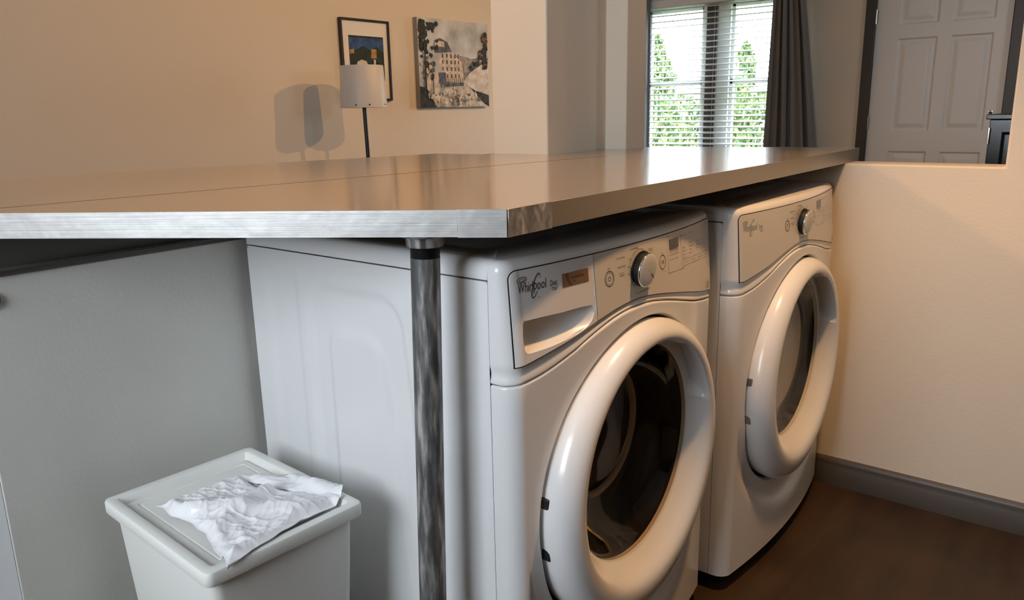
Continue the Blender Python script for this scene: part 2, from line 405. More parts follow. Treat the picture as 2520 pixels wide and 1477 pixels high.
w3 = struct(empty('window_3', (3.5, YF, 1.5)))
b = MB()
for (x0, x1, z0, z1) in ((-.4, -.36, 0, .6), (.36, .4, 0, .6), (-.36, .36, 0, .04), (-.36, .36, .56, .6), (-.02, .02, .04, .56)): b.box(x0, x1, -.08, -.02, z0, z1)
b.build('frame', M_winframe, w3, bevel=.002)
bx('pane', M_pane, -.37, .37, -.052, -.048, .03, .57, w3)

# panelled entry door
d1 = struct(empty('door_1', (XR, .49, 0)))
def door_leaf():
    y0, y1, z0, z1 = .078, .905, .005, 2.04
    pans = []
    for (a, c) in ((.175, .425), (.505, .755)):
        for (p, q) in ((.20, .775), (.915, 1.545), (1.635, 1.90)): pans.append((a, c, p, q))
    def dep(y, z):
        best = 9
        for (a, c, p, q) in pans:
            s = max(a-y, y-c, p-z, z-q)           # <0 inside
            best = min(best, s)
        t = -best
        if t < 0: return 0
        if t < .012: return .011*t/.012
        if t < .022: return .011
        if t < .050: return .011 - .009*(t-.022)/.028
        return .002
    ys = sorted(set(list(np.linspace(y0, y1, 60)) + [e for (a, c, p, q) in pans for k in (0, .006, .012, .022, .036, .05) for e in (a+k, c-k)]))
    zs = sorted(set(list(np.linspace(z0, z1, 100)) + [e for (a, c, p, q) in pans for k in (0, .006, .012, .022, .036, .05) for e in (p+k, q-k)]))
    b = MB(); b.grid([[(.01+dep(y, z), y-.49, z) for y in ys] for z in zs])
    b.box(.028, .05, y0-.49, y1-.49, z0, z1)
    for ya in (y0, y1): b.add([(.01, ya-.49, z0), (.028, ya-.49, z0), (.028, ya-.49, z1), (.01, ya-.49, z1)], [(0, 1, 2, 3)])
    b.build('door_leaf', M_door, d1, ang=20, fix=False)
door_leaf()
b = MB(); b.box(-.018, .06, .905-.49, .975-.49, 0, 2.10); b.box(-.018, .06, .0-.49, .076-.49, 0, 2.10); b.box(-.018, .06, .076-.49, .905-.49, 2.045, 2.10)
b.build('casing', M_casing, d1, bevel=.003)
for z in (.24, .972, 1.70):
    b = MB(); b.box(.004, .011, .893-.49, .915-.49, z-.045, z+.045); b.tube([(.001, .907-.49, z-.048), (.001, .907-.49, z+.048)], .006, 10)
    b.build('hinge', M_hinge, d1)

# ------------------------------------------------------------------ bar top
ct = tag(empty('countertop', (0, 0, ZB)), 'long tan laminate bar top with metal edging above the washer and dryer', 'counter')
P0 = (-.0490, -.0398)
dl = Vector((-.3821, .6040)).normalized()
PL = (P0[0]+dl.x*1.12, P0[1]+dl.y*1.12)
top_poly = [P0, (1.5685, -.0398), (1.505, .5845), (1.3215, .5845), (1.3215, .6585), (1.008, .6585), (1.008, .8635), (.957, .8635), (.9414, 1.035), (-.26, 1.345), PL]
b = MB(); b.prism(top_poly, 'z', 0.0003, ZT-ZB); 
b.build('slab', M_lam, ct, smooth=False)
def edge_strip(name, m, p, q, t, z0, z1, seg=1, over=0.0):
    p, q = Vector(p), Vector(q); d = (q-p).normalized(); n = Vector((d.y, -d.x))
    b = MB(); o = n*t; i = -n*.0005
    vs = [(*(p+i), z0), (*(q+i), z0), (*(q+o), z0), (*(p+o), z0), (*(p+i), z1), (*(q+i), z1), (*(q+o), z1), (*(p+o), z1)]
    b.add(vs, [(3, 2, 1, 0), (4, 5, 6, 7), (0, 1, 5, 4), (1, 2, 6, 5), (2, 3, 7, 6), (3, 0, 4, 7)])
    return b.build(name, m, ct, bevel=.0004)
HT = ZT-ZB
k1 = (P0[0]+dl.x*.066, P0[1]+dl.y*.066)
edge_strip('edge_band', M_alu, PL, P0, .0012, -.0006, HT+.0003)
eb = edge_strip('edge_band', mat('bronze_edge', (.40, .355, .29), .38, metal=.75), P0, (1.5685, -.0398), .0012, -.0006, HT+.0003); eb['label'] = 'tan metallic edge strip'
edge_strip('edge_band', M_alu, (1.5685, -.0398), (1.505, .5845), .0012, -.0006, HT+.0003)
edge_strip('corner_plate', M_alu, k1, P0, .0022, -.0012, HT+.0008)
c2 = edge_strip('corner_plate', M_aluw, P0, (P0[0]+.098, P0[1]), .0022, -.0012, HT+.0008); c2['label'] = 'wrinkled metal corner plate'
b = MB(); pa, pb = Vector((-.42, .640)), Vector((1.005, .4555)); nn = Vector((.128, .99))*.0009
b.add([(*(pa-nn), HT+.0003), (*(pb-nn), HT+.0003), (*(pb+nn), HT+.0003), (*(pa+nn), HT+.0003), (*(pa-nn), HT-.0005), (*(pb-nn), HT-.0005), (*(pb+nn), HT-.0005), (*(pa+nn), HT-.0005)],
      [(0, 1, 2, 3), (4, 7, 6, 5), (0, 4, 5, 1), (1, 5, 6, 2), (2, 6, 7, 3), (3, 7, 4, 0)])
b.build('seam', mat('seam_dark', (.10, .075, .05), .5), ct, smooth=False)

# ------------------------------------------------------------------ support pipe
pp = tag(empty('support_pipe', (-.0883, .1056, 0)), 'grey galvanised steel pipe holding up the bar top beside the washer', 'pipe')
tp = Vector((.0143, -.018, ZB-.0005))
def pt(z): k = z/tp.z; return (tp.x*k, tp.y*k, z)
b = MB(); b.tube([pt(.004), pt(.9175)], .0208, 40); b.build('pipe', M_pipe, pp)
b = MB(); path = []; rr = []
z = .9175
while z < .934:
    path += [pt(z), pt(z+.0009), pt(z+.0012), pt(z+.0020)]; rr += [.0202, .0208, .0208, .0200]; z += .0023
b.tube(path, rr, 40); b.build('thread', M_thread, pp)
b = MB(); prof = [(.001, tp.z), (.036, tp.z), (.036, tp.z-.004), (.0280, tp.z-.006), (.0268, .944), (.0268, .9365), (.0255, .9335), (.019, .9325), (.001, .9325)]
b.lathe(prof, tp.x, tp.y, 40); b.build('collar', M_pipe, pp)
b = MB(); b.lathe([(.001, 0), (.045, 0), (.045, .006), (.028, .008), (.026, .022), (.0209, .024)], 0, 0, 40); b.build('floor_flange', M_pipe, pp)

# ------------------------------------------------------------------ washer and dryer
MW = .686
YBK = .0393                      # where front pieces meet the side panels
pb_c = pchip([0, .0132, .0685, .134, .206, .255, .29, .32, .355, .40, .45, .52, .59, .64, .686], [.7462, .7472, .7553, .7667, .7823, .7905, .7938, .7945, .7925, .7868, .7785, .766, .7525, .7445, .738])
sp_c = pchip([0, .0153, .0588, .122, .195, .25, .29, .325, .36, .42, .50, .57, .64, .686], [.7170, .7185, .7243, .7405, .7635, .776, .7805, .7812, .7795, .7705, .7535, .7375, .7265, .7210])
def front(x, z):
    x = min(max(x, 0.0), MW); xm = min(x, MW-x)
    if xm < .03:
        y = .028-.034*math.sqrt(max(0, 1-((.03-xm)/.03)**2)); w = (.028-y)/.034
    else: y = -.006-.026*(1-((x-.343)/.313)**2); w = 1
    return y + max(0, z-.75)*.09*w
def plan():
    # x samples and the straight side bits, left to right
    xs = [.03*(1-math.cos(a)) for a in np.linspace(0, PI/2, 9)]
    mid = list(np.linspace(.03, .656, 66))[1:-1]
    return xs + mid + [MW-x for x in reversed(xs)]
XS = plan()
def plan_norm(i):
    a = XS[max(i-1, 0)]; c = XS[min(i+1, len(XS)-1)]
    if i == 0: return Vector((-1, 0))
    if i == len(XS)-1: return Vector((1, 0))
    t = Vector((c-a, front(c, .7)-front(a, .7))).normalized(); return Vector((t.y, -t.x))
HC, HR = (.343, .467), .2905     # door hole in the front
def machine(name, dryer, depth):
    r = empty(name)
    SEAM, TOP, ZLO = .875, .905, .04
    # --- base
    b = MB(); b.box(.03, MW-.03, .03, depth-.03, 0, ZLO+.002); b.build('base', M_black, r)
    # --- cabinet sheet: sides with pressed relief, back
    def relief(y, z):
        def trap(y0t, y0b, y1, zt, zbv, rad):
            # signed distance-ish to a tall shape that widens downward; <0 inside
            k = (zt-z)/(zt-.15); fr = y0t + (y0b-y0t)*min(max(k, 0), 1)**.8
            dx = max(fr-y, y-y1) ; dz = z-zt
            q = Vector((max(dx+rad, 0), max(dz+rad, 0)))
            return q.length + min(max(dx, dz), -rad) * 0 + (min(max(dx+rad, dz+rad), 0)) - rad
        d = 0
        d1 = trap(.232, .170, .470, .822, .1, .05); d += .0060*sstep(.004, -.008, d1)
        d2 = trap(.284, .212, .418, .745, .1, .035); d -= .0052*sstep(.003, -.006, d2)
        d += .0025*sstep(.495, .503, y)*sstep(.60, .57, y)*sstep(.835, .82, z)
        return d
    b = MB(); ys = list(np.linspace(YBK, depth, 90)); zs = list(np.linspace(ZLO, SEAM-.0012, 110))
    b.grid([[(relief(y, z) if not dryer else relief(y, z), y, z) for y in ys] for z in zs])
    b.grid([[(MW, y, z) for y in (YBK, depth)] for z in (ZLO, SEAM-.0012)])
    b.grid([[(x, depth, z) for x in (0, MW)] for z in (ZLO, SEAM-.0012)])
    # folded lip at the top of the side and dark slot behind it
    b.grid([[(x, y, SEAM-.0012) for y in (YBK, depth)] for x in (0, .012)])
    b.build('cabinet', M_enamel, r, ang=60, fix=False)
    # --- top lid with a sunken field
    b = MB()
    def rr(x0, x1, y0, y1, rad, z, n=10):
        o = []
        for (cx, cy, a0) in ((x0+rad, y0+rad, PI), (x1-rad, y0+rad, 1.5*PI), (x1-rad, y1-rad, 0), (x0+rad, y1-rad, .5*PI)):
            for k in range(n+1): a = a0 + k*PI/2/n; o.append((cx+rad*math.cos(a), cy+rad*math.sin(a), z))
        return o
    rows = [rr(0, MW, YBK, depth, .0015, SEAM+.0012)]
    for k in range(0, 7):
        a = k*PI/2/6; ins = .018*(1-math.cos(a)); rows.append(rr(ins, MW-ins, YBK, depth-ins, .0015, SEAM+.010 + (TOP-SEAM-.010)*math.sin(a)))
    rows += [rr(.066, MW-.066, .100, depth-.06, .035, TOP), rr(.070, MW-.070, .104, depth-.064, .032, TOP-.003), rr(.074, MW-.074, .108, depth-.068, .03, TOP-.0035)]
    b.grid(rows, close=True); b.add(rows[-1], [tuple(range(len(rows[-1])))]); b.build('lid', M_enamel, r, ang=40)
    # --- console: wraps front, corners and top edge
    b = MB(); cols = []
    RF = .016
    prof = [(-1, 0)]
    for i, x in enumerate(XS):
        nrm = plan_norm(i); col = []
        lo = sp_c(x)+.0003
        def P(z, ins): 
            q = Vector((x, front(x, z))) - nrm*ins; return (q.x, q.y, z)
        # rolled lower lip
        for k in range(0, 5):
            a = PI/2*k/4; col.append(P(lo+.005*(1-math.sin(a)), .007*(1-math.sin(a)) if False else .007*(1-math.sin(a))))
        col = [P(lo+.0035-.0035*math.cos(PI/2*(1-k/4)) if False else lo+.004*(1-math.cos(PI/2*k/4)), .0045*(1-math.sin(PI/2*k/4))) for k in range(5)]
        zz = [lo+.004+(pb_c(x)-lo-.004)*t for t in (.25, .5, .75, 1.0)]
        # gentle hollow between the lip and the control panel
        for t, z in zip((.25, .5, .75, 1.0), zz): col.append(P(z, .0030*math.sin(PI*t)))
        z1 = TOP-RF
        for t in np.linspace(0, 1, 25)[1:]: col.append(P(pb_c(x)+(z1-pb_c(x))*t, 0))
        for k in range(1, 8): a = PI/2*k/7; col.append(P(z1+RF*math.sin(a), RF*(1-math.cos(a))))
        cols.append(col)
    nT = len(cols[0])
    rows = [[c[k] for c in cols] for k in range(nT)]
    # straight return pieces on both sides back to the cabinet
    sideL = [[(0 + (rows[k][0][0]), YBK-.0005, rows[k][0][2]), (rows[k][0][0], rows[k][0][1], rows[k][0][2])] for k in range(nT)]
    sideR = [[(rows[k][-1][0], rows[k][-1][1], rows[k][-1][2]), (rows[k][-1][0], YBK-.0005, rows[k][-1][2])] for k in range(nT)]
    b.grid(rows)
    if not dryer:      # the console is open behind the drawer's grip
        keep = []
        for q in b.f:
            cx_ = [b.v[i][0] for i in q]; cz_ = [b.v[i][2] for i in q]
            if max(cx_) > .024 and min(cx_) < .1893 and max(cz_) > .762 and min(cz_) < .8145 and min(cz_) > pb_c(sum(cx_)/len(cx_))+.0005: continue
            keep.append(q)
        b.f = keep; b.mi = [0]*len(keep)
    b.grid(sideL); b.grid(sideR)
    tr = rows[-1]; b.grid([tr, [(p[0], YBK-.0005, TOP) for p in tr]])
    b.build('console', M_plastic, r, ang=50)
    # --- lower front panel with door hole
    b = MB(); N = 200; rad_rows = []
    def body(x, z, extra=0): return (x, front(x, min(z, .75)) + extra, z)
    def scoop(x, z):
        dx, dz = x-HC[0], z-HC[1]; rr_ = math.hypot(dx, dz); ang = math.atan2(dz, dx)
        w = sstep(.15, .75, -math.sin(ang)); return .017*w*sstep(.068, .030, rr_-HR)
    crn = [math.atan2(z-HC[1], x-HC[0]) % (2*PI) for x in (.03, MW-.03) for z in (ZLO, sp_c(x)-.0047)]
    ANG = sorted([2*PI*k/N for k in range(N)] + crn); N = len(ANG)
    bound = []
    for k in range(N):
        a = ANG[k]; c, s = math.cos(a), math.sin(a); t = .1
        lo_, hi_ = .1, 1.2
        for _ in range(40):
            t = (lo_+hi_)/2; x, z = HC[0]+c*t, HC[1]+s*t
            inside = .03 <= x <= MW-.03 and ZLO <= z <= sp_c(x)-.0007-.004
            if inside: lo_ = t
            else: hi_ = t
        bound.append(lo_)
    MR = 14
    for j in range(MR+1):
        row = []
        for k in range(N):
            a = ANG[k]; t = HR + (bound[k]-HR)*(j/MR)**1.3; x, z = HC[0]+math.cos(a)*t, HC[1]+math.sin(a)*t
            row.append(body(x, z, scoop(x, z)))
        rad_rows.append(row)
    inner = [[(HC[0]+math.cos(ANG[k])*(HR-.002*j), front(HC[0]+math.cos(ANG[k])*HR, .6)+scoop(HC[0]+math.cos(ANG[k])*HR, HC[1]+math.sin(ANG[k])*HR)+.003*j**1.4, HC[1]+math.sin(ANG[k])*(HR-.002*j)) for k in range(N)] for j in (3, 2, 1)]
    b.grid(inner + rad_rows, close=True)
    # corner strips
    for xs in (XS[:9], XS[-9:]):
        rows = []
        for t in np.linspace(0, 1, 24): rows.append([body(x, ZLO+(sp_c(x)-.0047-ZLO)*t) for x in xs])
        b.grid(rows)
        e = xs[0] if xs[0] == 0 else xs[-1]
        b.grid([[(e, YBK-.0008, row_z), (e, .028, row_z)] for row_z in np.linspace(ZLO, sp_c(e)-.0047, 24)])
    # rolled top lip running the full width
    rows = []
    for k in range(6):
        a = PI/2*k/5; row = []
        for i, x in enumerate(XS):
            nrm = plan_norm(i); q = Vector((x, front(x, .7 if sp_c(x) < .75 else min(sp_c(x), .75)))) - nrm*(.004*(1-math.cos(a))); row.append((q.x, q.y, sp_c(x)-.0047+.004*math.sin(a)))
        rows.append(row)
    rows.append([(Vector((x, front(x, .7)))-plan_norm(i)*.03).to_tuple() + (sp_c(x)-.0009,) for i, x in enumerate(XS)])
    b.grid(rows)
    for e in (0, -1): b.grid([[(row[e][0], YBK-.0008, row[e][2]) for row in rows[:6]], [row[e] for row in rows[:6]]])
    b.build('front_panel', M_enamel if not dryer else M_plastic, r, ang=50)
    # dark well behind the door
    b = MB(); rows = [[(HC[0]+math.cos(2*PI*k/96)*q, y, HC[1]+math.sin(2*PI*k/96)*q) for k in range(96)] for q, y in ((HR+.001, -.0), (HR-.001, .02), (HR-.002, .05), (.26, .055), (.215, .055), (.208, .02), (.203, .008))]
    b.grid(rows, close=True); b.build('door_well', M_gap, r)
    # --- control panel plates
    zt_f = .889
    def zt(x, x0, x1, rad, right):
        z = zt_f
        if x < x0+rad: z = zt_f-rad+math.sqrt(max(rad**2-(x0+rad-x)**2, 0))
        if right and x > x1-rad: z = zt_f-rad+math.sqrt(max(rad**2-(x-(x1-rad))**2, 0))
        return z
    def plate(name, m, x0, x1, lift, grow=0, rl=.012, rrt=0, hole=None, parent=r):
        b = MB()
        def pt_(x, z, l=lift): return (x, front(x, z)-l, z)
        xs = sorted(set([x0, x1] + [x0+rl*(1-math.cos(a)) for a in np.linspace(0, PI/2, 7)] + ([x1-rrt*(1-math.cos(a)) for a in np.linspace(0, PI/2, 7)] if rrt else []) + list(np.linspace(x0, x1, max(6, int((x1-x0)/.006)))) + ([q for q in hole[2]] if hole else [])))
        top = [zt(x, x0, x1, rl, rrt) + grow if rrt or x0 < .1 else zt_f+grow for x in xs]
        if x0 >= .1: top = [(zt_f+grow) if x < x1-rrt else zt(x, x0, x1, 0.0001, True)+grow for x in xs]
        bot = [pb_c(x)-grow+.0006 for x in xs]
        M = 8
        def strips(lo, hi, cols):
            rows = [[pt_(xs[i], lo[k]+(hi[k]-lo[k])*j/M) for k, i in enumerate(cols)] for j in range(M+1)]
            if len(cols) > 1: b.grid(rows)
        if hole:
            hb, ht, hx = hole; x_lo, x_hi = hx[0], hx[-1]
            L = [i for i, x in enumerate(xs) if x <= x_lo+1e-9]; Rr = [i for i, x in enumerate(xs) if x >= x_hi-1e-9]; C = [i for i, x in enumerate(xs) if x_lo-1e-9 <= x <= x_hi+1e-9]
            strips([bot[i] for i in L], [top[i] for i in L], L); strips([bot[i] for i in Rr], [top[i] for i in Rr], Rr)
            strips([bot[i] for i in C], [hb(xs[i]) for i in C], C); strips([ht(xs[i]) for i in C], [top[i] for i in C], C)
        else:
            strips(bot, top, list(range(len(xs))))
        # rim going back into the console
        loop = [(x, z) for x, z in zip(xs, bot)] + [(xs[-1], bot[-1]+(top[-1]-bot[-1])*t) for t in (.25, .5, .75)] + [(x, z) for x, z in zip(reversed(xs), reversed(top))] + [(xs[0], bot[0]+(top[0]-bot[0])*t) for t in (.75, .5, .25)]
        b.grid([[pt_(x, z) for x, z in loop], [pt_(x, z, -.001) for x, z in loop]], close=True)
        return b.build(name, m, parent, ang=40, fix=False if hole else True)
    if dryer:
        plate('panel_gap', M_gap, .0105, .6755, .0006, grow=.0017, rl=.0135, rrt=.0135)
        cp = plate('control_panel', M_plate, .012, .674, .0014, rl=.012, rrt=.012)
    else:
        cp = plate('control_panel', M_plate, .1975, .674, .0014, rl=.0001, rrt=.012)
        hx = [.0268, .0275, .029, .032, .037, .042, .055, .07, .085, .10, .115, .13, .145, .16, .168, .174, .180, .184, .187, .189, .1893]
        ht = pchip([.0268, .029, .034, .042, .11, .174, .184, .188, .1893], [.795, .8105, .8133, .8139, .8121, .8103, .809, .805, .799])
        hb = pchip([.0268, .029, .034, .044, .078, .1246, .155, .172, .184, .1893], [.784, .7695, .7655, .764, .7645, .7688, .7735, .7795, .7875, .797])
        plate('panel_gap', M_gap, .0105, .1970, .0006, grow=.0017, rl=.0135, hole=(hb, ht, hx)); plate('panel_gap', M_gap, .1965, .6755, .0006, grow=.0017, rl=.0001, rrt=.0135)
        dr = plate('detergent_drawer', M_drawer, .012, .1958, .0016, rl=.012, hole=(hb, ht, hx)); dr['label'] = 'grey white drawer front with a scooped grip'
        b = MB(); rows = []
        for t in np.linspace(0, 1, 12):
            row = []
            for x in hx:
                top_, bot_ = ht(x), hb(x); z = top_+(bot_-top_)*t
                d = .028*math.sqrt(max(0, 1-t**1.6))*min(1, (x-hx[0])/.012+.02)*min(1, (hx[-1]-x)/.05+.02)
                row.append((x, front(x, z)-.0016+d, z))
            rows.append(row)
        lip = [(x, front(x, ht(x))-.0016, ht(x)) for x in hx]
        b.grid([lip]+rows); b.build('grip_recess', M_drawer, dr, ang=60, fix=False)
    def on(x, z, l): return (x, front(x, z)-l, z)
    LIFT = .0014
    # --- lettering
    tb = MB(); lb = MB()
    def put(mb, s, x0, x1, z0, z1, l=LIFT+.0004, shear=0.0, thick=0.0):
        vs, fs = text_mesh(s)
        ax, bxm = min(v[0] for v in vs), max(v[0] for v in vs); az, bz = min(v[1] for v in vs), max(v[1] for v in vs)
        out = []
        for v in vs:
            u = (v[0]-ax)/(bxm-ax); w = (v[1]-az)/(bz-az); x = x0+(x1-x0)*u+shear*w*(z1-z0); z = z0+(z1-z0)*w; out.append(on(x, z, l))
        mb.add(out, fs)
    def stroke(mb, pts, w, l=LIFT+.0004):
        L = []; R = []
        for i, (x, z) in enumerate(pts):
            a = pts[max(i-1, 0)]; c = pts[min(i+1, len(pts)-1)]; t = Vector((c[0]-a[0], c[1]-a[1]))
            if t.length == 0: t = Vector((1, 0))
            t.normalize(); ww = w(i/(len(pts)-1)) if callable(w) else w
            L.append(on(x-t.y*ww/2, z+t.x*ww/2, l)); R.append(on(x+t.y*ww/2, z-t.x*ww/2, l))
        mb.grid([L, R])
    def ell(cx, cz, rx, rz, a0=0, a1=2*PI, rot=0, n=40):
        o = []
        for k in range(n+1):
            a = a0+(a1-a0)*k/n; x, z = rx*math.cos(a), rz*math.sin(a); o.append((cx+x*math.cos(rot)-z*math.sin(rot), cz+x*math.sin(rot)+z*math.cos(rot)))
        return o
    def rect(mb, x0, x1, z0, z1, w=.0006, slant=0):
        stroke(mb, [(x0, z0), (x1, z0+slant), (x1, z1+slant), (x0, z1), (x0, z0), (x1, z0+slant)], w)
    # brand mark
    ll = LIFT+.0006
    lx, lz = (.0240, .8560) if not dryer else (.0225, .8530)
    ls = 1.0
    put(lb, 'Whirl', lx, lx+.0300, lz, lz+.0150, ll, .10); put(lb, 'p', lx+.0312, lx+.0375, lz-.0045, lz+.0110, ll, .10); put(lb, 'ool', lx+.0385, lx+.0575, lz, lz+.0150, ll, .10)
    stroke(lb, ell(lx+.0095, lz+.0190, .0098, .0036, 0, 2*PI, .10), lambda t: .0010, ll); stroke(lb, ell(lx+.0100, lz+.0186, .0058, .0018, 0, 2*PI, .10), .0007, ll)
    stroke(lb, ell(lx+.0370, lz+.0065, .0055, .0190, .25*PI, 1.9*PI, -.45), lambda t: .0008+.0013*math.sin(PI*t), ll)
    put(lb, 'Duet', lx+.0665, lx+.0820, lz+.0005, lz+.0095, ll, .08)
    stroke(lb, [(lx+.070+.012*t, lz-.0035+.0016*math.sin(2.2*PI*t)+.001*t) for t in np.linspace(0, 1, 16)], .0010, ll); stroke(lb, [(lx+.071+.010*t, lz-.0062+.0014*math.sin(2.2*PI*t)+.001*t) for t in np.linspace(0, 1, 16)], .0008, ll)
    lgo = lb.build('brand_logo', M_logo if dryer else mat('logo_dark_metal', (.10, .10, .10), .3, metal=.6), cp if dryer else dr, smooth=False, fix=False)
    if not dryer:
        b = MB(); b.grid([[on(x+(.0026 if False else 0), z, LIFT+.0009) for x in np.linspace(.1175, .1800, 12)] for z in (.8497, .86, .8706)])
        b.add([on(.1175, .8497, 0), on(.1800, .8497, 0), on(.18, .8706, 0), on(.1175, .8706, 0)], [(0, 1, 2, 3)])
        bd = b.build('badge', M_copper, dr, smooth=True, fix=False); bd['label'] = 'copper coloured badge'
        b2 = MB(); put(b2, 'Direct Drive', .139, .170, .8598, .8650, LIFT+.0012); put(b2, 'motor', .141, .149, .8545, .8572, LIFT+.0012)
        stroke(b2, [(.127+.008*t**2, .8700-.0190*t) for t in np.linspace(0, 1, 10)], .0013, LIFT+.0012); stroke(b2, [(.1305+.009*t**2, .8700-.0195*t) for t in np.linspace(0, 1, 10)], .0009, LIFT+.0012)
        b2.build('badge_lettering', M_text, bd, smooth=False, fix=False)
        b3 = MB(); stroke(b3, ell(.0665, .8445, .0004, .0004), .0008); b3.build('indicator_dot', M_text, dr, fix=False)
    # knob position
    kx, kz = (.3320, .8440) if not dryer else (.3220, .8420)
    # power button
    px, pz = (.2361, .8432) if not dryer else (.2290, .8430)
    stroke(tb, ell(px, pz, .0125, .0125), .0011); stroke(tb, ell(px, pz, .0098, .0098), .0006); stroke(tb, ell(px, pz, .0036, .0036, .65*PI, 2.35*PI), .0009); stroke(tb, [(px, pz+.0008), (px, pz+.0048)], .0009); put(tb, 'ON', px-.004, px+.003, pz+.0155, pz+.0180)
    # dial ring, ticks and words
    stroke(tb, ell(kx, kz, .0345, .0345, -.1*PI, 1.28*PI), .0006)
    words = [('NORMAL', .3035, .3275, .8800, .8828, 98), ('COLD WASH', .2580, .2842, .8710, .8735, 146), ('DELICATES', .2608, .2845, .8560, .8585, 166), ('QUICK', .2634, .2795, .8450, .8472, 184), ('WASH', .2650, .2792, .8412, .8434, 0), ('HEAVY', .3640, .3800, .8722, .8744, 42), ('DUTY', .3670, .3805, .8684, .8706, 0)] if not dryer else \
            [('NORMAL', .295, .322, .8795, .8822, 98), ('DELICATES', .245, .272, .8710, .8735, 146), ('TOWELS', .247, .272, .8560, .8582, 166), ('TIMED', .250, .270, .8445, .8467, 184), ('DRY', .254, .270, .8405, .8427, 0), ('HEAVY', .354, .372, .8715, .8737, 42)]
    for s, x0, x1, z0, z1, a in words:
        put(tb, s, x0, x1, z0, z1)
        if a: ar = math.radians(a); stroke(tb, [(kx+.0355*math.cos(ar), kz+.0355*math.sin(ar)), (kx+.0415*math.cos(ar), kz+.0415*math.sin(ar))], .0007)
    put(tb, 'CLEAN WASHER with' if not dryer else 'WRINKLE SHIELD', .3115, .3470, .8030, .8056); put(tb, 'affresh' if not dryer else 'plus', .3485, .3620, .8040, .8070)
    # start button
    sx, sz = (.4160, .8418)
    stroke(tb, ell(sx, sz, .0118, .0128), .0011); stroke(tb, [(sx-.004, sz-.0035), (sx-.004, sz+.0035), (sx+.0008, sz), (sx-.004, sz-.0035), (sx-.004, sz+.0035)], .0007); stroke(tb, [(sx+.0024, sz-.0035), (sx+.0024, sz+.0035)], .0008); stroke(tb, [(sx+.0045, sz-.0035), (sx+.0045, sz+.0035)], .0008); put(tb, 'START', sx-.005, sx+.005, sz+.0150, sz+.0170); put(tb, 'hold 3 sec', sx-.005, sx+.006, sz-.0180, sz-.0162)
    # settings field
    stroke(tb, [(.4385, .8170), (.4385, .8836), (.6480, .8836), (.6560, .8800), (.6590, .8740), (.6590, .8090)], .0006)
    stroke(tb, [(.4385, .8170), (.5030, .8150), (.6590, .8090)], .0006); stroke(tb, [(.4990, .8836), (.5045, .8150)], .0006)
    rect(tb, .4470, .4900, .8485, .8555, .0005); stroke(tb, [(.4685, .8485), (.4685, .8555)], .0005); put(tb, '-', .4550, .4600, .8518, .8524); put(tb, '+', .4760, .4810, .8500, .8540); put(tb, 'Estimated time', .4500, .4860, .8564, .8580); put(tb, 'Energy Saver', .4560, .4860, .8385, .8410); stroke(tb, ell(.4505, .8398, .0006, .0006), .0012)
    cols_ = [(.5100, ('Hot', 'Warm', 'Cool', 'Cold')), (.5450, ('Max', 'Medium', 'Low', 'Off')), (.5850, ('Heavy', 'Normal', 'Light')), (.6230, ('High', 'Low'))]
    for q, (x, ws) in enumerate(cols_):
        zoff = (.0, .0045, .0015, -.0015)[q]
        for k, s in enumerate(ws):
            z = .8525+zoff-.0066*k; stroke(tb, ell(x, z+.0010, .0006, .0006, n=10), .0012); put(tb, s, x+.0030, x+.0030+.0028*len(s), z, z+.0022)
    for k, s in enumerate(('Temp Time', 'Spin', 'Soil', 'Add Steam')):
        x = (.5085, .5480, .5870, .6220)[k]; rect(tb, x, x+(.034, .033, .030, .034)[k], .8185-.0012*k, .8300-.0010*k, .0005); put(tb, s, x+.006, x+.028, .8228-.001*k, .8250-.001*k)
    for x, s in ((.5030, 'Door locked'), (.5440, 'Add garment'), (.6280, 'Clean')):
        stroke(tb, ell(x, .8770, .0006, .0006, n=10), .0012); put(tb, s, x+.003, x+.003+.0020*len(s), .8759, .8781)
    rect(tb, .6445, .6640, .7935, .8015, .0005); put(tb, 'End of cycle', .6475, .6610, .8030, .8046); put(tb, 'signal', .650, .659, .7965, .7983)
    stroke(tb, ell(.6430, .7560, .0062, .0062), .0011); stroke(tb, [(.6395, .7525), (.6465, .7595)], .0009); put(tb, 'HE', .6405, .6455, .7550, .7575); rect(tb, .6535, .6660, .7520, .7570, .0005); rect(tb, .6535, .6660, .7600, .7645, .0005)
    tb.build('panel_lettering', M_text, cp, smooth=False, fix=False)
    # display
    b = MB(); b.grid([[on(x, z, LIFT+.0006) for x in np.linspace(.4470, .4885, 8)] for z in (.8592, .8780)]); dsp = b.build('display', M_disp2 if dryer else M_display, cp, fix=False)
    # --- knob: black skirt, chrome lip, white face, pointer
    kn = empty('cycle_knob', (kx, front(kx, kz)-LIFT, kz)); kn.parent = r
    tang = Vector((.02, front(kx+.01, kz)-front(kx-.01, kz), 0)).normalized(); nrm = Vector((tang.y, -tang.x, -.09)).normalized()   # out of the panel
    zax = -nrm
    kn.rotation_euler = nrm.to_track_quat('Z', 'Y').to_euler()
    def ring(rows_, name, m, parent, n=64):
        b = MB(); b.grid([[(q*math.cos(2*PI*k/n), q*math.sin(2*PI*k/n), z) for k in range(n)] for q, z in rows_], close=True)
        return b.build(name, m, parent, ang=40)
    ring([(.0318, .0), (.0318, .003), (.0296, .0035), (.0296, .0125), (.0290, .0135), (.001, .0135)], 'skirt', mat('knob_skirt', (.008, .008, .008), .55, spec=.3), kn)
    ring([(.0298, .0125), (.0303, .0133), (.0303, .0150), (.0297, .0158), (.0282, .0160)], 'rim', M_chrome, kn)
    ring([(.0284, .0156), (.0280, .0164), (.0252, .0172), (.0126, .0180), (.001, .0182)], 'face', mat('knob_face', (.72, .71, .69), .42), kn)
    b = MB(); pa_ = math.radians(-38 if not dryer else 40)
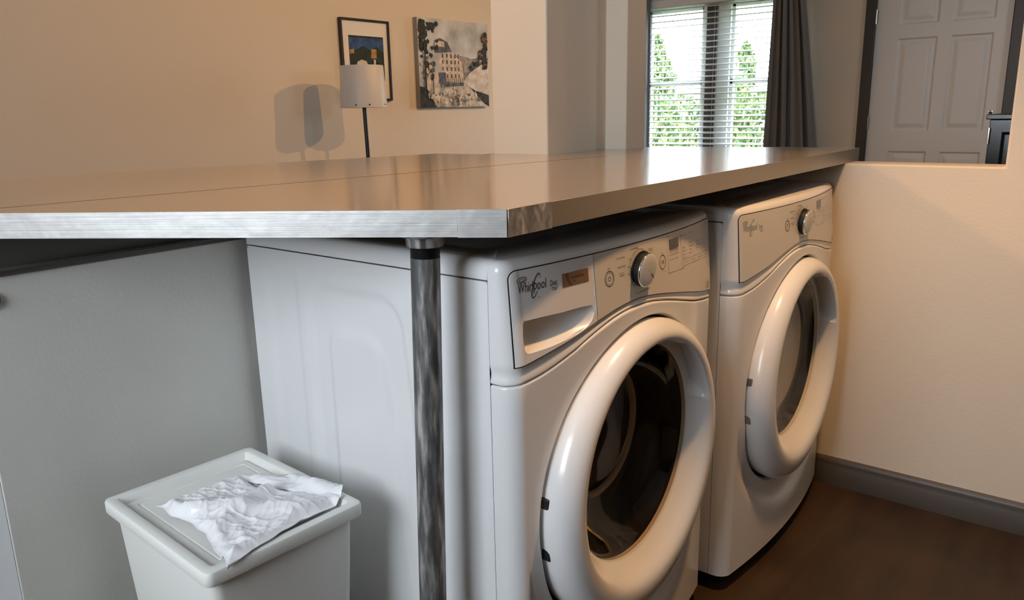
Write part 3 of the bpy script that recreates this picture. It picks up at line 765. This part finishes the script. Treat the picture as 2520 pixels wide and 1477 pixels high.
    d_ = Vector((math.cos(pa_), math.sin(pa_))); n_ = Vector((-d_.y, d_.x))*.0011
    q0, q1 = d_*.010, d_*.0262
    b.add([(*(q0-n_), .0184), (*(q1-n_), .0172), (*(q1+n_), .0172), (*(q0+n_), .0184), (*(q0-n_), .016), (*(q1-n_), .015), (*(q1+n_), .015), (*(q0+n_), .016)], [(0, 1, 2, 3), (0, 4, 5, 1), (1, 5, 6, 2), (2, 6, 7, 3), (3, 7, 4, 0)])
    b.build('pointer', M_text if not dryer else M_chrome, kn)
    # --- door
    dt = empty('door', (HC[0], 0, HC[1])); dt.parent = r
    n = 220
    prof = [(.262, .467, .050), (.272, .467, .030), (.278, .467, .0), (.2815, .467, -.018), (.2805, .468, -.032), (.276, .469, -.043), (.267, .471, -.053), (.256, .474, -.0590), (.246, .477, -.0615), (.237, .480, -.0615), (.230, .4825, -.0590), (.2245, .485, -.053), (.2195, .488, -.044), (.2145, .491, -.034), (.210, .494, -.026), (.2065, .4965, -.0205), (.2055, .498, -.018), (.2025, .498, -.017), (.202, .498, -.008)]
    rows = []
    for i, (q, cz, y) in enumerate(prof):
        row = []
        for k in range(n):
            a = 2*PI*k/n; ad = math.degrees(a)
            w = sstep(15, 17, ad)*sstep(66, 58, ad)
            q2, y2 = q, y
            if 11 <= i <= 15:
                q2 = q + w*(.004, .020, .030, .032, .020)[i-11]; y2 = y + w*(.006, .014, .022, .016, .006)[i-11]
            row.append((q2*math.cos(a), y2, cz-HC[1]+q2*math.sin(a)))
        rows.append(row)
    b = MB(); b.grid(rows, close=True); b.build('ring', M_plastic, dt, ang=50)
    def rings(name, m, prof_, n_=96):
        b = MB(); b.grid([[(q*math.cos(2*PI*k/n_)+ox, y, .031+oz+q*math.sin(2*PI*k/n_)) for k in range(n_)] for q, y, ox, oz in prof_], close=True); return b.build(name, m, dt)
    # the door glass is a bowl pressed inwards
    rings('glass', M_tint2 if dryer else M_tint, [(.2035, -.0165, 0, 0), (.198, -.014, 0, 0), (.193, -.006, 0, .001), (.184, .014, .001, .003), (.170, .034, .003, .007), (.152, .048, .006, .011), (.136, .056, .009, .014), (.122, .061, .012, .016), (.10, .064, .012, .016), (.06, .066, .012, .016), (.002, .067, .012, .016)] if not dryer else [(.2035, -.0165, 0, 0), (.198, -.0155, 0, 0), (.190, -.010, 0, .001), (.178, -.002, .001, .003), (.164, .004, .002, .005), (.15, .008, .003, .006), (.10, .010, .003, .006), (.05, .010, .003, .006), (.002, .010, .003, .006)])
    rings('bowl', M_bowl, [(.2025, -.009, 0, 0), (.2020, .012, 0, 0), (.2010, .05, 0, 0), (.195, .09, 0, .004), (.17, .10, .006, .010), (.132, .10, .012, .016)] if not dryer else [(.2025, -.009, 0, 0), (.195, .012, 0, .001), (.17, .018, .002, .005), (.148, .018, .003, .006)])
    if not dryer: rings('gasket', M_gasket, [((.128+.007*math.cos(t)), .070+.007*math.sin(t), .012, .016) for t in np.linspace(0, 2*PI, 9)], 80)
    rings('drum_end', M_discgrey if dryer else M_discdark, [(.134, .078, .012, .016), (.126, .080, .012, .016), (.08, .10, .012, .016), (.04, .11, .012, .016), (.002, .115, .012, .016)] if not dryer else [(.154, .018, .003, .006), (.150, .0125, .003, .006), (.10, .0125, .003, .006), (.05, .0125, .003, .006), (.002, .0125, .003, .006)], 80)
    for zc in (.5085, .4175):
        a = math.asin((zc-HC[1])/.28); xx = -.2795*math.cos(a)
        b = MB(); b.box(xx-.003, xx+.0030, -.020, -.004, zc-HC[1]-.0095, zc-HC[1]+.0095); b.build('hinge_cover', M_hingegrey if dryer else M_black, dt, bevel=.0015)
    return r
wm = tag(machine('washing_machine', False, .643), 'white front-loading washer with detergent drawer and copper badge, beside the steel pipe', 'washing machine')
dm = tag(machine('tumble_dryer', True, .605), 'white front-loading dryer standing against the right wall', 'dryer')
dm.location = (.7219, -.0423, 0); dm.rotation_euler = (0, 0, .0143)

# ------------------------------------------------------------------ waste bin and plastic bag
bn = tag(empty('trash_bin', (-.2165, .421, 0), math.radians(-2.8)), 'off-white plastic bin with a framed lid, standing between grey half wall and washer', 'bin')
def rrect(wx, wy, rad, z, n=6):
    o = []
    for (sx, sy, a0) in ((-1, -1, PI), (1, -1, 1.5*PI), (1, 1, 0), (-1, 1, .5*PI)):
        for k in range(n+1): a = a0+k*PI/2/n; o.append((sx*(wx/2-rad)+rad*math.cos(a), sy*(wy/2-rad)+rad*math.sin(a), z))
    return o
BW, BD, BZ = .272, .347, .500
b = MB(); rows = [rrect(.195, .265, .02, 0.002), rrect(.199, .269, .02, 0), rrect(.2035, .2735, .02, .006), rrect(BW-.024, BD-.024, .016, BZ-.022), rrect(BW-.028, BD-.028, .014, BZ-.022), rrect(.20, .27, .014, .01)]
b.grid(rows, close=True); b.add(rows[0], [tuple(range(len(rows[0])))]); b.add(rows[-1], [tuple(range(len(rows[-1])))]); b.build('body', M_bin, bn)
b = MB(); rows = [rrect(BW-.010, BD-.010, .012, BZ-.0225), rrect(BW-.002, BD-.002, .013, BZ-.0225), rrect(BW, BD, .012, BZ-.020), rrect(BW, BD, .012, BZ-.004), rrect(BW-.003, BD-.003, .011, BZ-.0008), rrect(BW-.007, BD-.007, .010, BZ), rrect(BW-.032, BD-.032, .006, BZ), rrect(BW-.035, BD-.035, .006, BZ-.001), rrect(BW-.044, BD-.044, .005, BZ-.014), rrect(BW-.050, BD-.050, .004, BZ-.015), rrect(BW-.050, BD-.050, .004, BZ-.02)]
b.grid(rows, close=True); b.build('lid_rim', M_bin, bn, ang=40)
b = MB(); fw, fd, fz = BW-.054, BD-.054, BZ-.011
rows = [rrect(fw, fd, .003, fz-.006), rrect(fw, fd, .003, fz-.001), rrect(fw-.002, fd-.002, .003, fz), rrect(fw-.024, fd-.024, .003, fz), rrect(fw-.026, fd-.026, .003, fz-.002), rrect(fw-.030, fd-.030, .003, fz-.002), rrect(fw-.032, fd-.032, .003, fz+.0002)]
b.grid(rows, close=True); b.add(rows[-1], [tuple(range(len(rows[-1])))]); b.build('swing_lid', M_bin, bn, ang=40)

def make_bag():
    # outline in the floor plan, on the bin lid
    A, B_, C_, D_ = Vector((-.300, .517)), Vector((-.142, .506)), Vector((-.0975, .281)), Vector((-.329, .2475))
    NU, NV = 170, 200
    c0, ang = Vector((-.2165, .421)), math.radians(2.8)
    rows = []
    for j in range(NV+1):
        v = j/NV; row = []
        for i in range(NU+1):
            u = i/NU
            # ragged outline
            l = A.lerp(D_, v) + Vector((.020*math.sin(PI*v)*(1.0) + .010*noise.noise((v*7, 1.3, 0)), .004*noise.noise((v*9, 4, 0))))
            r_ = B_.lerp(C_, v) + Vector((-.030*math.sin(PI*min(1, v*1.5))*(v < .67) + .004*noise.noise((v*8, 7, 0)), 0))
            p = l.lerp(r_, u) + Vector((0, .006*noise.noise((u*7, v*5, 2.2))))
            q = p-c0; lx = q.x*math.cos(ang)-q.y*math.sin(ang); ly = q.x*math.sin(ang)+q.y*math.cos(ang)
            over = max(0, -ly-(BD/2-.004)); rimw = max(abs(lx)-(BW/2-.034), 0)/.012; rimd = max(-ly-(BD/2-.034), 0)/.012
            base = BZ-.0085 + .0105*max(sstep(0, 1, rimw), sstep(0, 1, rimd))
            e = min(u, 1-u, v, 1-v)
            ff = 0
            for s, amp in ((13, .0080), (31, .0042), (66, .0016)):
                nz = noise.noise((p.x*s+3, p.y*s*1.15, s)); ff += amp*(1-abs(nz)*2.2)
            for th, sa, sb, amp in ((.35, 52, 11, .0026), (-.9, 70, 20, .0013), (1.5, 40, 14, .0014)):      # long sharp creases
                ca, sn = math.cos(th), math.sin(th); nz = noise.noise(((p.x*ca+p.y*sn)*sa, (p.y*ca-p.x*sn)*sb, th)); ff += amp*max(0, 1-abs(nz)*5)
            fold = .014*math.exp(-((q.x*.75+q.y*.55+.030)/.018)**2)*sstep(0, .15, e) + .010*math.exp(-((q.x*.35-q.y*.9-.035)/.014)**2)*sstep(0, .1, e)
            z = base + .0015 + max(0, ff*.75+.0030)*(.12+.88*sstep(0, .10, e)) + fold
            z -= .010*sstep(.0055, .010, over)
            row.append((p.x, p.y, z))
        rows.append(row)
    b = MB(); b.grid(rows); o = b.build('plastic_bag', M_bag, smooth=True, ang=180)
    md = o.modifiers.new('thickness', 'SOLIDIFY'); md.thickness = .0006
    # the fold lying back at the far side
    rows = []
    for j in range(41):
        v = j/40; row = []
        for i in range(15):
            u = i/14
            p = Vector((-.148, .492)).lerp(Vector((-.0935, .2785)), v) + Vector((.026*math.sin(PI*v)**.7*u-.012*(1-u) + .004*noise.noise((v*9, u*2, 1)), .004*u))
            q = p-c0; lx = q.x*math.cos(ang)-q.y*math.sin(ang); base = BZ-.009+.0105*sstep(0, 1, max(abs(lx)-(BW/2-.034), 0)/.012)
            z = base+.003+.010*math.sin(PI*u)*(.4+.6*abs(math.sin(v*7))) + .003*noise.noise((v*20, u*6, 5)) + .012*v**6*u
            row.append((p.x, p.y, z))
        rows.append(row)
    b2 = MB(); b2.grid(rows); f_ = b2.build('folded_edge', M_bag, o, ang=180); f_.modifiers.new('thickness', 'SOLIDIFY').thickness = .0006
    return o
tag(make_bag(), 'crumpled white plastic bag lying on the bin lid', 'bag')

# ------------------------------------------------------------------ small things on and by the half wall
b = MB(); n = 28; rows = [[(q*math.cos(2*PI*k/n), y, q*math.sin(2*PI*k/n)) for k in range(n)] for q, y in ((.0145, 0), (.0145, -.004), (.0125, -.006), (.001, -.0065))]
b.grid(rows, close=True); o = b.build('wall_grommet', mat('grommet_grey', (.10, .10, .095), .4)); o.location = (-.4312, YK, .8485)
tag(o, 'small dark round grommet on the grey half wall at the left edge', 'grommet')
cb = tag(empty('white_cabinet', (-.85, .69, 0)), 'white painted cabinet end at lower left beside the grey half wall', 'cabinet')
b = MB(); b.box(-.38, .3880, .0, .30, 0, .8825); b.build('carcass', M_cabwhite, cb)
b = MB(); b.box(-.38, .3880, -.018, -.0005, .0, .8825); b.build('door', M_cabwhite, cb)

# ------------------------------------------------------------------ living room: lamp, pictures, curtains, blinds, cabinet
LX, LY = 2.245, 2.85
fl = tag(empty('floor_lamp', (LX, LY, 0)), 'black-poled floor lamp with plain white shade in front of the framed picture', 'lamp')
b = MB(); n = 64
rows = [[(q*math.cos(2*PI*k/n), q*math.sin(2*PI*k/n), z) for k in range(n)] for q, z in ((.133, 1.147), (.1332, 1.149), (.1215, 1.376), (.1205, 1.378), (.1190, 1.376), (.1305, 1.149), (.131, 1.147), (.133, 1.147))]
b.grid(rows, close=True); shd = b.build('lamp_shade', M_shade, fl)
for a in (-2.05, -2.62, -.62, -1.2):
    b = MB(); b.tube([(.1310*math.cos(a), .1310*math.sin(a), 1.162), (.1345*math.cos(a), .1345*math.sin(a), 1.162)], .0045, 10); b.build('rivet', M_pole, shd)
b = MB(); b.tube([(0, 0, .02), (.003, 0, .5), (.006, 0, .9), (.002, 0, 1.1), (0, 0, 1.20)], .0115, 16); b.build('pole', M_pole, fl)
b = MB(); b.lathe([(.001, 0), (.14, 0), (.14, .012), (.13, .02), (.02, .026), (.0116, .04)], 0, 0, 48); b.build('base', M_pole, fl)
b = MB(); b.lathe([(.015, 1.19), (.018, 1.195), (.018, 1.235), (.012, 1.24), (.03, 1.27), (.032, 1.30), (.018, 1.325), (.001, 1.33)], 0, 0, 24); b.build('bulb', M_plastic, fl)
b = MB()
for k in range(3): a = k*2*PI/3+.3; b.tube([(.014*math.cos(a), .014*math.sin(a), 1.215), (.1235*math.cos(a), .1235*math.sin(a), 1.30)], .002, 6)
b.build('shade_carrier', M_pole, fl)

# framed picture with pale mat
pf = tag(empty('framed_picture', (2.582, YB, 1.4355)), 'black-framed picture with wide cream mat hanging behind the lamp shade', 'picture')
hw, hh = .1985, .2430
b = MB(); t = .0135
for (x0, x1, z0, z1) in ((-hw, -hw+t, -hh, hh), (hw-t, hw, -hh, hh), (-hw+t, hw-t, hh-t, hh), (-hw+t, hw-t, -hh, -hh+t)): b.box(x0, x1, -.024, -.001, z0, z1)
b.build('frame', M_frame, pf, bevel=.0015)
bx('mat_board', M_mat_board, -hw+t-.001, hw-t+.001, -.012, -.006, -hh+t-.001, hh-t+.001, pf)
def art_mat(name, base, scale=20, amt=.35):
    return mat(name, base, .8, noise_amt=amt, noise_scale=scale)
def flat(b, pts, y, mi): 
    n = len(pts); b.add([(x, y, z) for x, z in pts], [tuple(range(n))], mi)
def art_plain():
    # plain invented abstract of colour blocks
    ms = [art_mat('art_green', (.020, .030, .022), 30), art_mat('art_blue', (.03, .08, .20), 35, .5), art_mat('art_cream', (.62, .57, .50), 40, .15), art_mat('art_red', (.35, .03, .02), 30), art_mat('art_black', (.012, .012, .014), 30), art_mat('art_ochre', (.42, .24, .08), 30)]
    b = MB(); x0, x1, z0, z1 = -.133, .1495, -.12, .145
    flat(b, [(x0, z0), (x1, z0), (x1, z1), (x0, z1)], -.0125, 0)
    flat(b, [(x0, z1-.075), (x0+.05, z1-.085), (x0+.11, z1-.06), (x0+.17, z1-.08), (x1-.06, z1-.06), (x1, z1-.09), (x1, z1-.012), (x0, z1-.012)], -.0128, 1)
    flat(b, [(x0+.04, z0), (x0+.155, z0), (x0+.150, z0+.085), (x0+.135, z0+.115), (x0+.095, z0+.125), (x0+.06, z0+.110), (x0+.045, z0+.06)], -.0130, 2)
    flat(b, [(x0+.098, z0), (x0+.122, z0), (x0+.114, z0+.085), (x0+.104, z0+.085)], -.0133, 3)
    flat(b, [(x0+.165, z0), (x1-.02, z0), (x1-.035, z0+.10), (x1-.07, z0+.125), (x0+.175, z0+.115)], -.0130, 4)
    flat(b, [(x0+.185, z0+.02), (x0+.205, z0+.02), (x0+.212, z0+.125), (x0+.196, z0+.130)], -.0133, 2)
    flat(b, [(x0+.175, z0+.135), (x0+.220, z0+.135), (x0+.222, z0+.19), (x0+.178, z0+.19)], -.0130, 5)
    flat(b, [(x0+.003, z1-.11), (x0+.04, z1-.105), (x0+.038, z1-.08), (x0+.004, z1-.085)], -.0131, 5)
    b.build('art_print', ms, pf, smooth=False, fix=False)
art_plain()

# unframed canvas: a plain invented lane with houses and trees
pc = tag(empty('canvas_painting', (3.374, YB, 1.4355)), 'unframed canvas painting of a village lane in grey and cream tones', 'painting')
cw, ch = .357, .2895
b = MB(); b.box(-cw, cw, -.036, -.001, -ch, ch); b.build('canvas', M_canvas_edge, pc, bevel=.002)
def art_lane():
    ms = [art_mat('paint_sky', (.50, .53, .55), 7, .35), art_mat('paint_tree', (.030, .035, .034), 45, .8), art_mat('paint_house', (.60, .52, .44), 30, .3), art_mat('paint_road', (.52, .48, .42), 16, .6), art_mat('paint_wall', (.66, .61, .55), 16, .35), art_mat('paint_slate', (.10, .12, .145), 30, .6), art_mat('paint_rust', (.26, .13, .08), 40, .6), art_mat('paint_far', (.30, .29, .28), 40, .5)]
    b = MB(); y = -.0365; k = [0]
    def F(pts, mi): k[0] += 1; flat(b, [(x*2*cw-cw, z*2*ch-ch) for x, z in pts], y-.00006*k[0], mi)
    F([(0, 0), (1, 0), (1, 1), (0, 1)], 0)
    F([(.35, .52), (.50, .60), (.62, .60), (.75, .57), (.88, .60), (.88, .40), (.35, .40)], 7)
    F([(0, 0), (1, 0), (1, .22), (.72, .30), (.60, .31), (.28, .30), (.16, .22), (0, .24)], 3)
    F([(.28, .30), (.28, .60), (.46, .64), (.60, .52), (.62, .30)], 2)           # houses
    F([(.20, .68), (.22, .76), (.30, .79), (.40, .75), (.46, .64), (.28, .62), (.22, .62)], 5)   # slate roof
    F([(.22, .70), (.36, .69), (.35, .75), (.23, .76)], 2)
    for cx in (.315, .375, .435, .49, .54):
        for cz in (.34, .42, .50, .57):
            if cz > .66-.24*(cx-.2): continue
            F([(cx, cz), (cx+.022, cz), (cx+.022, cz+.045), (cx, cz+.045)], 5 if (int(cx*100)+int(cz*100)) % 2 else 6)
    F([(.62, .30), (.62, .50), (.70, .54), (.80, .50), (.80, .30)], 7)
    F([(.68, .46), (.76, .55), (.84, .46)], 5)
    F([(.62, .30), (.72, .42), (1, .58), (1, .14), (.78, .20), (.70, .24)], 4)   # garden wall
    F([(.62, .33), (.72, .44), (1, .60), (1, .57), (.72, .41)], 5)
    F([(.70, .24), (.78, .20), (1, .14), (1, 0), (.92, .04)], 1)
    F([(.0, .24), (.10, .22), (.22, .0), (0, 0)], 1)
    F([(.08, .26), (.16, .50), (.24, .40), (.28, .30), (.16, .18), (.10, .20)], 2)
    F([(.26, .27), (.36, .27), (.36, .40), (.26, .40)], 5)
    F([(.28, .27), (.62, .29), (.62, .25), (.28, .23)], 5)
    for q in range(9): F([(.37+.028*q, .27), (.378+.028*q, .27), (.378+.028*q, .335), (.37+.028*q, .335)], 5)
    rnd = random.Random(3)
    def blob(cx, cz, r_, mi):
        F([(cx+r_*(.7+.6*rnd.random())*math.cos(a*2*PI/9), cz+r_*1.2*(.7+.6*rnd.random())*math.sin(a*2*PI/9)) for a in range(9)], mi)
    def clip(v, a, c): return min(max(v, a), c)
    for _ in range(75): blob(clip(abs(rnd.gauss(.02, .11)), .035, .25), clip(rnd.gauss(.84, .12), .45, .955), rnd.uniform(.012, .034), 1)
    for _ in range(26): blob(clip(rnd.gauss(.12, .06), .035, .25), clip(rnd.gauss(.46, .10), .3, .7), rnd.uniform(.010, .026), rnd.choice((1, 5, 2)))
    for _ in range(55): 
        z = rnd.uniform(.46, .88); blob(clip(.97-abs(rnd.gauss(0, .11))*(1-(z-.46)/.55), .72, .965), z, rnd.uniform(.010, .030), rnd.choice((1, 1, 1, 6)))
    for _ in range(90): blob(clip(rnd.gauss(.45, .2), .1, .9), clip(rnd.gauss(.12, .06), .03, .24), rnd.uniform(.006, .018), rnd.choice((3, 7, 4, 2, 5)))
    F([(.045, .20), (.075, .20), (.07, .75), (.055, .75)], 1)
    F([(.155, .18), (.167, .18), (.167, .34), (.155, .34)], 1)
    b.build('painted_scene', ms, pc, smooth=False, fix=False)
art_lane()

# blinds
bl = tag(empty('window_blind', (XR-.05, 2.13, .70)), 'white horizontal slatted blind hanging open across the far window', 'blind')
bx('head_rail', M_slat, -.028, .028, -.53, .53, 1.205, 1.26, bl, bevel=.003)
b = MB(); z = .03; rnd = random.Random(5)
while z < 1.19:
    sag = .0015*rnd.uniform(-1, 1); rows = []
    for xx, dz in ((-.025, -.0075), (-.012, -.0020), (0, .002), (.012, .004), (.025, .0045)):
        rows.append([(xx, -.525, z+dz+sag), (xx, .525, z+dz-sag)])
    back = [[(p[0], p[1], p[2]-.0032) for p in r_] for r_ in rows]
    b.grid(rows); b.grid(back, flip=True); b.grid([rows[0], back[0]]); b.grid([rows[-1], back[-1]])
    z += .0445
b.build('slats', M_slat, bl)
bx('bottom_rail', M_slat, -.025, .025, -.525, .525, .0, .018, bl, bevel=.003)
b = MB()
for y in (-.40, -.05, .13, .42): b.tube([(-.026, y, .01), (-.026, y, 1.21)], .0012, 6); b.tube([(.026, y, .01), (.026, y, 1.21)], .0012, 6)
b.build('ladder_cord', M_slat, bl)

rod = tag(empty('curtain_rod', (XR-.135, 2.13, 2.06)), 'dark rod above the far window carrying the grey curtains', 'rod')
b = MB(); b.tube([(0, -1.02, 0), (0, .92, 0)], .012, 14); b.build('rod', M_pole, rod)
for y in (-1.03, .93):
    b = MB(); b.lathe([(.001, -.022), (.018, -.014), (.022, 0), (.018, .014), (.001, .022)], 0, y, 16); b.build('finial', M_pole, rod)
for y in (-.95, .86):
    b = MB(); b.tube([(.0, y, 0), (.133, y, 0)], .006, 8); b.build('bracket', M_pole, rod)
def curtain(y_top, y_bot, zb, zt_, folds, label, seed):
    rnd = random.Random(seed); NU = folds*14; rows = []
    ph = [rnd.uniform(-.6, .6) for _ in range(folds+1)]
    for j in range(41):
        v = j/40; z = zt_+(zb-zt_)*v; a0 = y_top[0]+(y_bot[0]-y_top[0])*v**.9; a1 = y_top[1]+(y_bot[1]-y_top[1])*v**.9; row = []
        for i in range(NU+1):
            u = i/NU; k = u*folds
            amp = (.020+.014*math.sin(2.1*k+ph[0]))*(1+.25*v)
            x = amp*math.cos(2*PI*k + .35*math.sin(2.4*v+ph[int(k)]) ) + .006*math.sin(5*u+3*v)
            row.append((x, a0+(a1-a0)*u + .006*math.sin(2*PI*k*2+ph[1]), z))
        rows.append(row)
    b = MB(); b.grid(rows); ymid = (y_top[0]+y_top[1])/2
    o = b.build('curtain', M_curtain, ang=180); o.location = (XR-.135, 0, 0)
    o.modifiers.new('thickness', 'SOLIDIFY').thickness = .002
    return tag(o, label, 'curtain', 'grey curtains at the far window')
curtain((1.40, 1.60), (1.13, 1.64), .05, 2.045, 6, 'grey pleated curtain between the far window and the entry door', 2)
curtain((2.63, 2.84), (2.62, 2.90), .05, 2.045, 4, 'grey curtain left of the far window, half hidden by the pillar', 9)

# black cabinet seen through the pass-through
bc = tag(empty('black_cabinet', (2.6, -.52, 0)), 'black lacquered cabinet with raised door panel in front of the entry door', 'cabinet')
b = MB(); b.box(.0, .42, -.30, .30, .0, 1.045); b.build('carcass', M_cab, bc, bevel=.003)
b = MB(); b.box(-.008, .43, -.31, .312, 1.045, 1.064); b.build('top', M_cab, bc, bevel=.003)
b = MB(); rows = [[(x, y, z) for y, z in ((-.29+i_, .08+i_), (.29-i_, .08+i_), (.29-i_, 1.035-i_), (-.29+i_, 1.035-i_))] for x, i_ in ((-.001, 0), (-.020, 0), (-.020, .035), (-.012, .045), (-.012, .055), (-.019, .085))]
b.grid(rows, close=True); b.add(rows[-1], [(0, 1, 2, 3)]); b.build('door', M_cab, bc, ang=25)
for z in (.20, .985):
    b = MB(); b.tube([(-.012, .297, z-.03), (-.012, .297, z+.03)], .0055, 10); b.build('hinge', M_chrome, bc)
b = MB(); b.lathe([(.001, 1.0795), (.006, 1.077), (.0075, 1.072), (.005, 1.066), (.006, 1.064)], .0, .302, 14); b.build('corner_stud', M_chrome, bc)

# ------------------------------------------------------------------ outside: lawn, hedge, trees
b = MB(); b.box(XR+.13, 30, -14, 20, -.12, -.06); struct(b.build('ground', M_ground))
def leaves(b, pts, size, rnd):
    for p in pts:
        s = size*rnd.uniform(.6, 1.3); e = Euler((rnd.uniform(0, 6.3), rnd.uniform(0, 6.3), rnd.uniform(0, 6.3))).to_matrix()
        vs = [Vector(q)*s for q in ((-.5, 0, 0), (-.15, .24, .05), (.2, .2, .05), (.55, 0, 0), (.2, -.2, .05), (-.15, -.24, .05))]
        b.add([tuple(e @ q + Vector(p)) for q in vs], [(0, 1, 2, 3), (0, 3, 4, 5)], 0 if rnd.random() < .62 else 1)
rnd = random.Random(11)
def tree(x, y, h, w, n, label):
    t = empty('conifer_tree', (x, y, -.06)); pts = []
    for _ in range(n):
        z = rnd.random()**.8; a = rnd.uniform(0, 2*PI); r_ = w*(1-z)**.6*math.sqrt(rnd.uniform(.1, 1))*(.75+.5*noise.noise((math.cos(a)*1.3+x, math.sin(a)*1.3+y, z*4))); pts.append((r_*math.cos(a), r_*math.sin(a), .25+z*(h-.25)))
    b = MB(); leaves(b, pts, .085, rnd); b.build('foliage', [M_leaf, M_leaf2], t, smooth=False, fix=False)
    b = MB(); b.tube([(0, 0, 0), (0, 0, h*.9)], [.06, .01], 8); b.build('trunk', M_trunk, t)
    tag(t, label, 'tree', 'trees outside the window')
tree(9.0, 4.60, 2.10, .62, 2600, 'leafy tree outside, at the left side of the window view')
tree(9.2, 3.45, 1.95, .42, 1500, 'small leafy tree outside, just right of the dark mullion')
tree(9.1, 2.35, 2.65, .60, 2600, 'tallest leafy tree outside, beside the right curtain')
b = MB(); pts = []
for _ in range(9000):
    y = rnd.uniform(1.6, 5.4); top = 1.35+.12*math.sin(y*5)+.08*math.sin(y*11+1); z = rnd.uniform(.0, 1)**.7*top; pts.append((rnd.uniform(-.25, .25), y-3.5, z))
leaves(b, pts, .08, rnd); o = b.build('hedge', [M_leaf, M_leaf2], smooth=False, fix=False); o.location = (7.45, 3.5, -.06)
tag(o, 'bright green leafy hedge outside below the window rail', 'hedge')
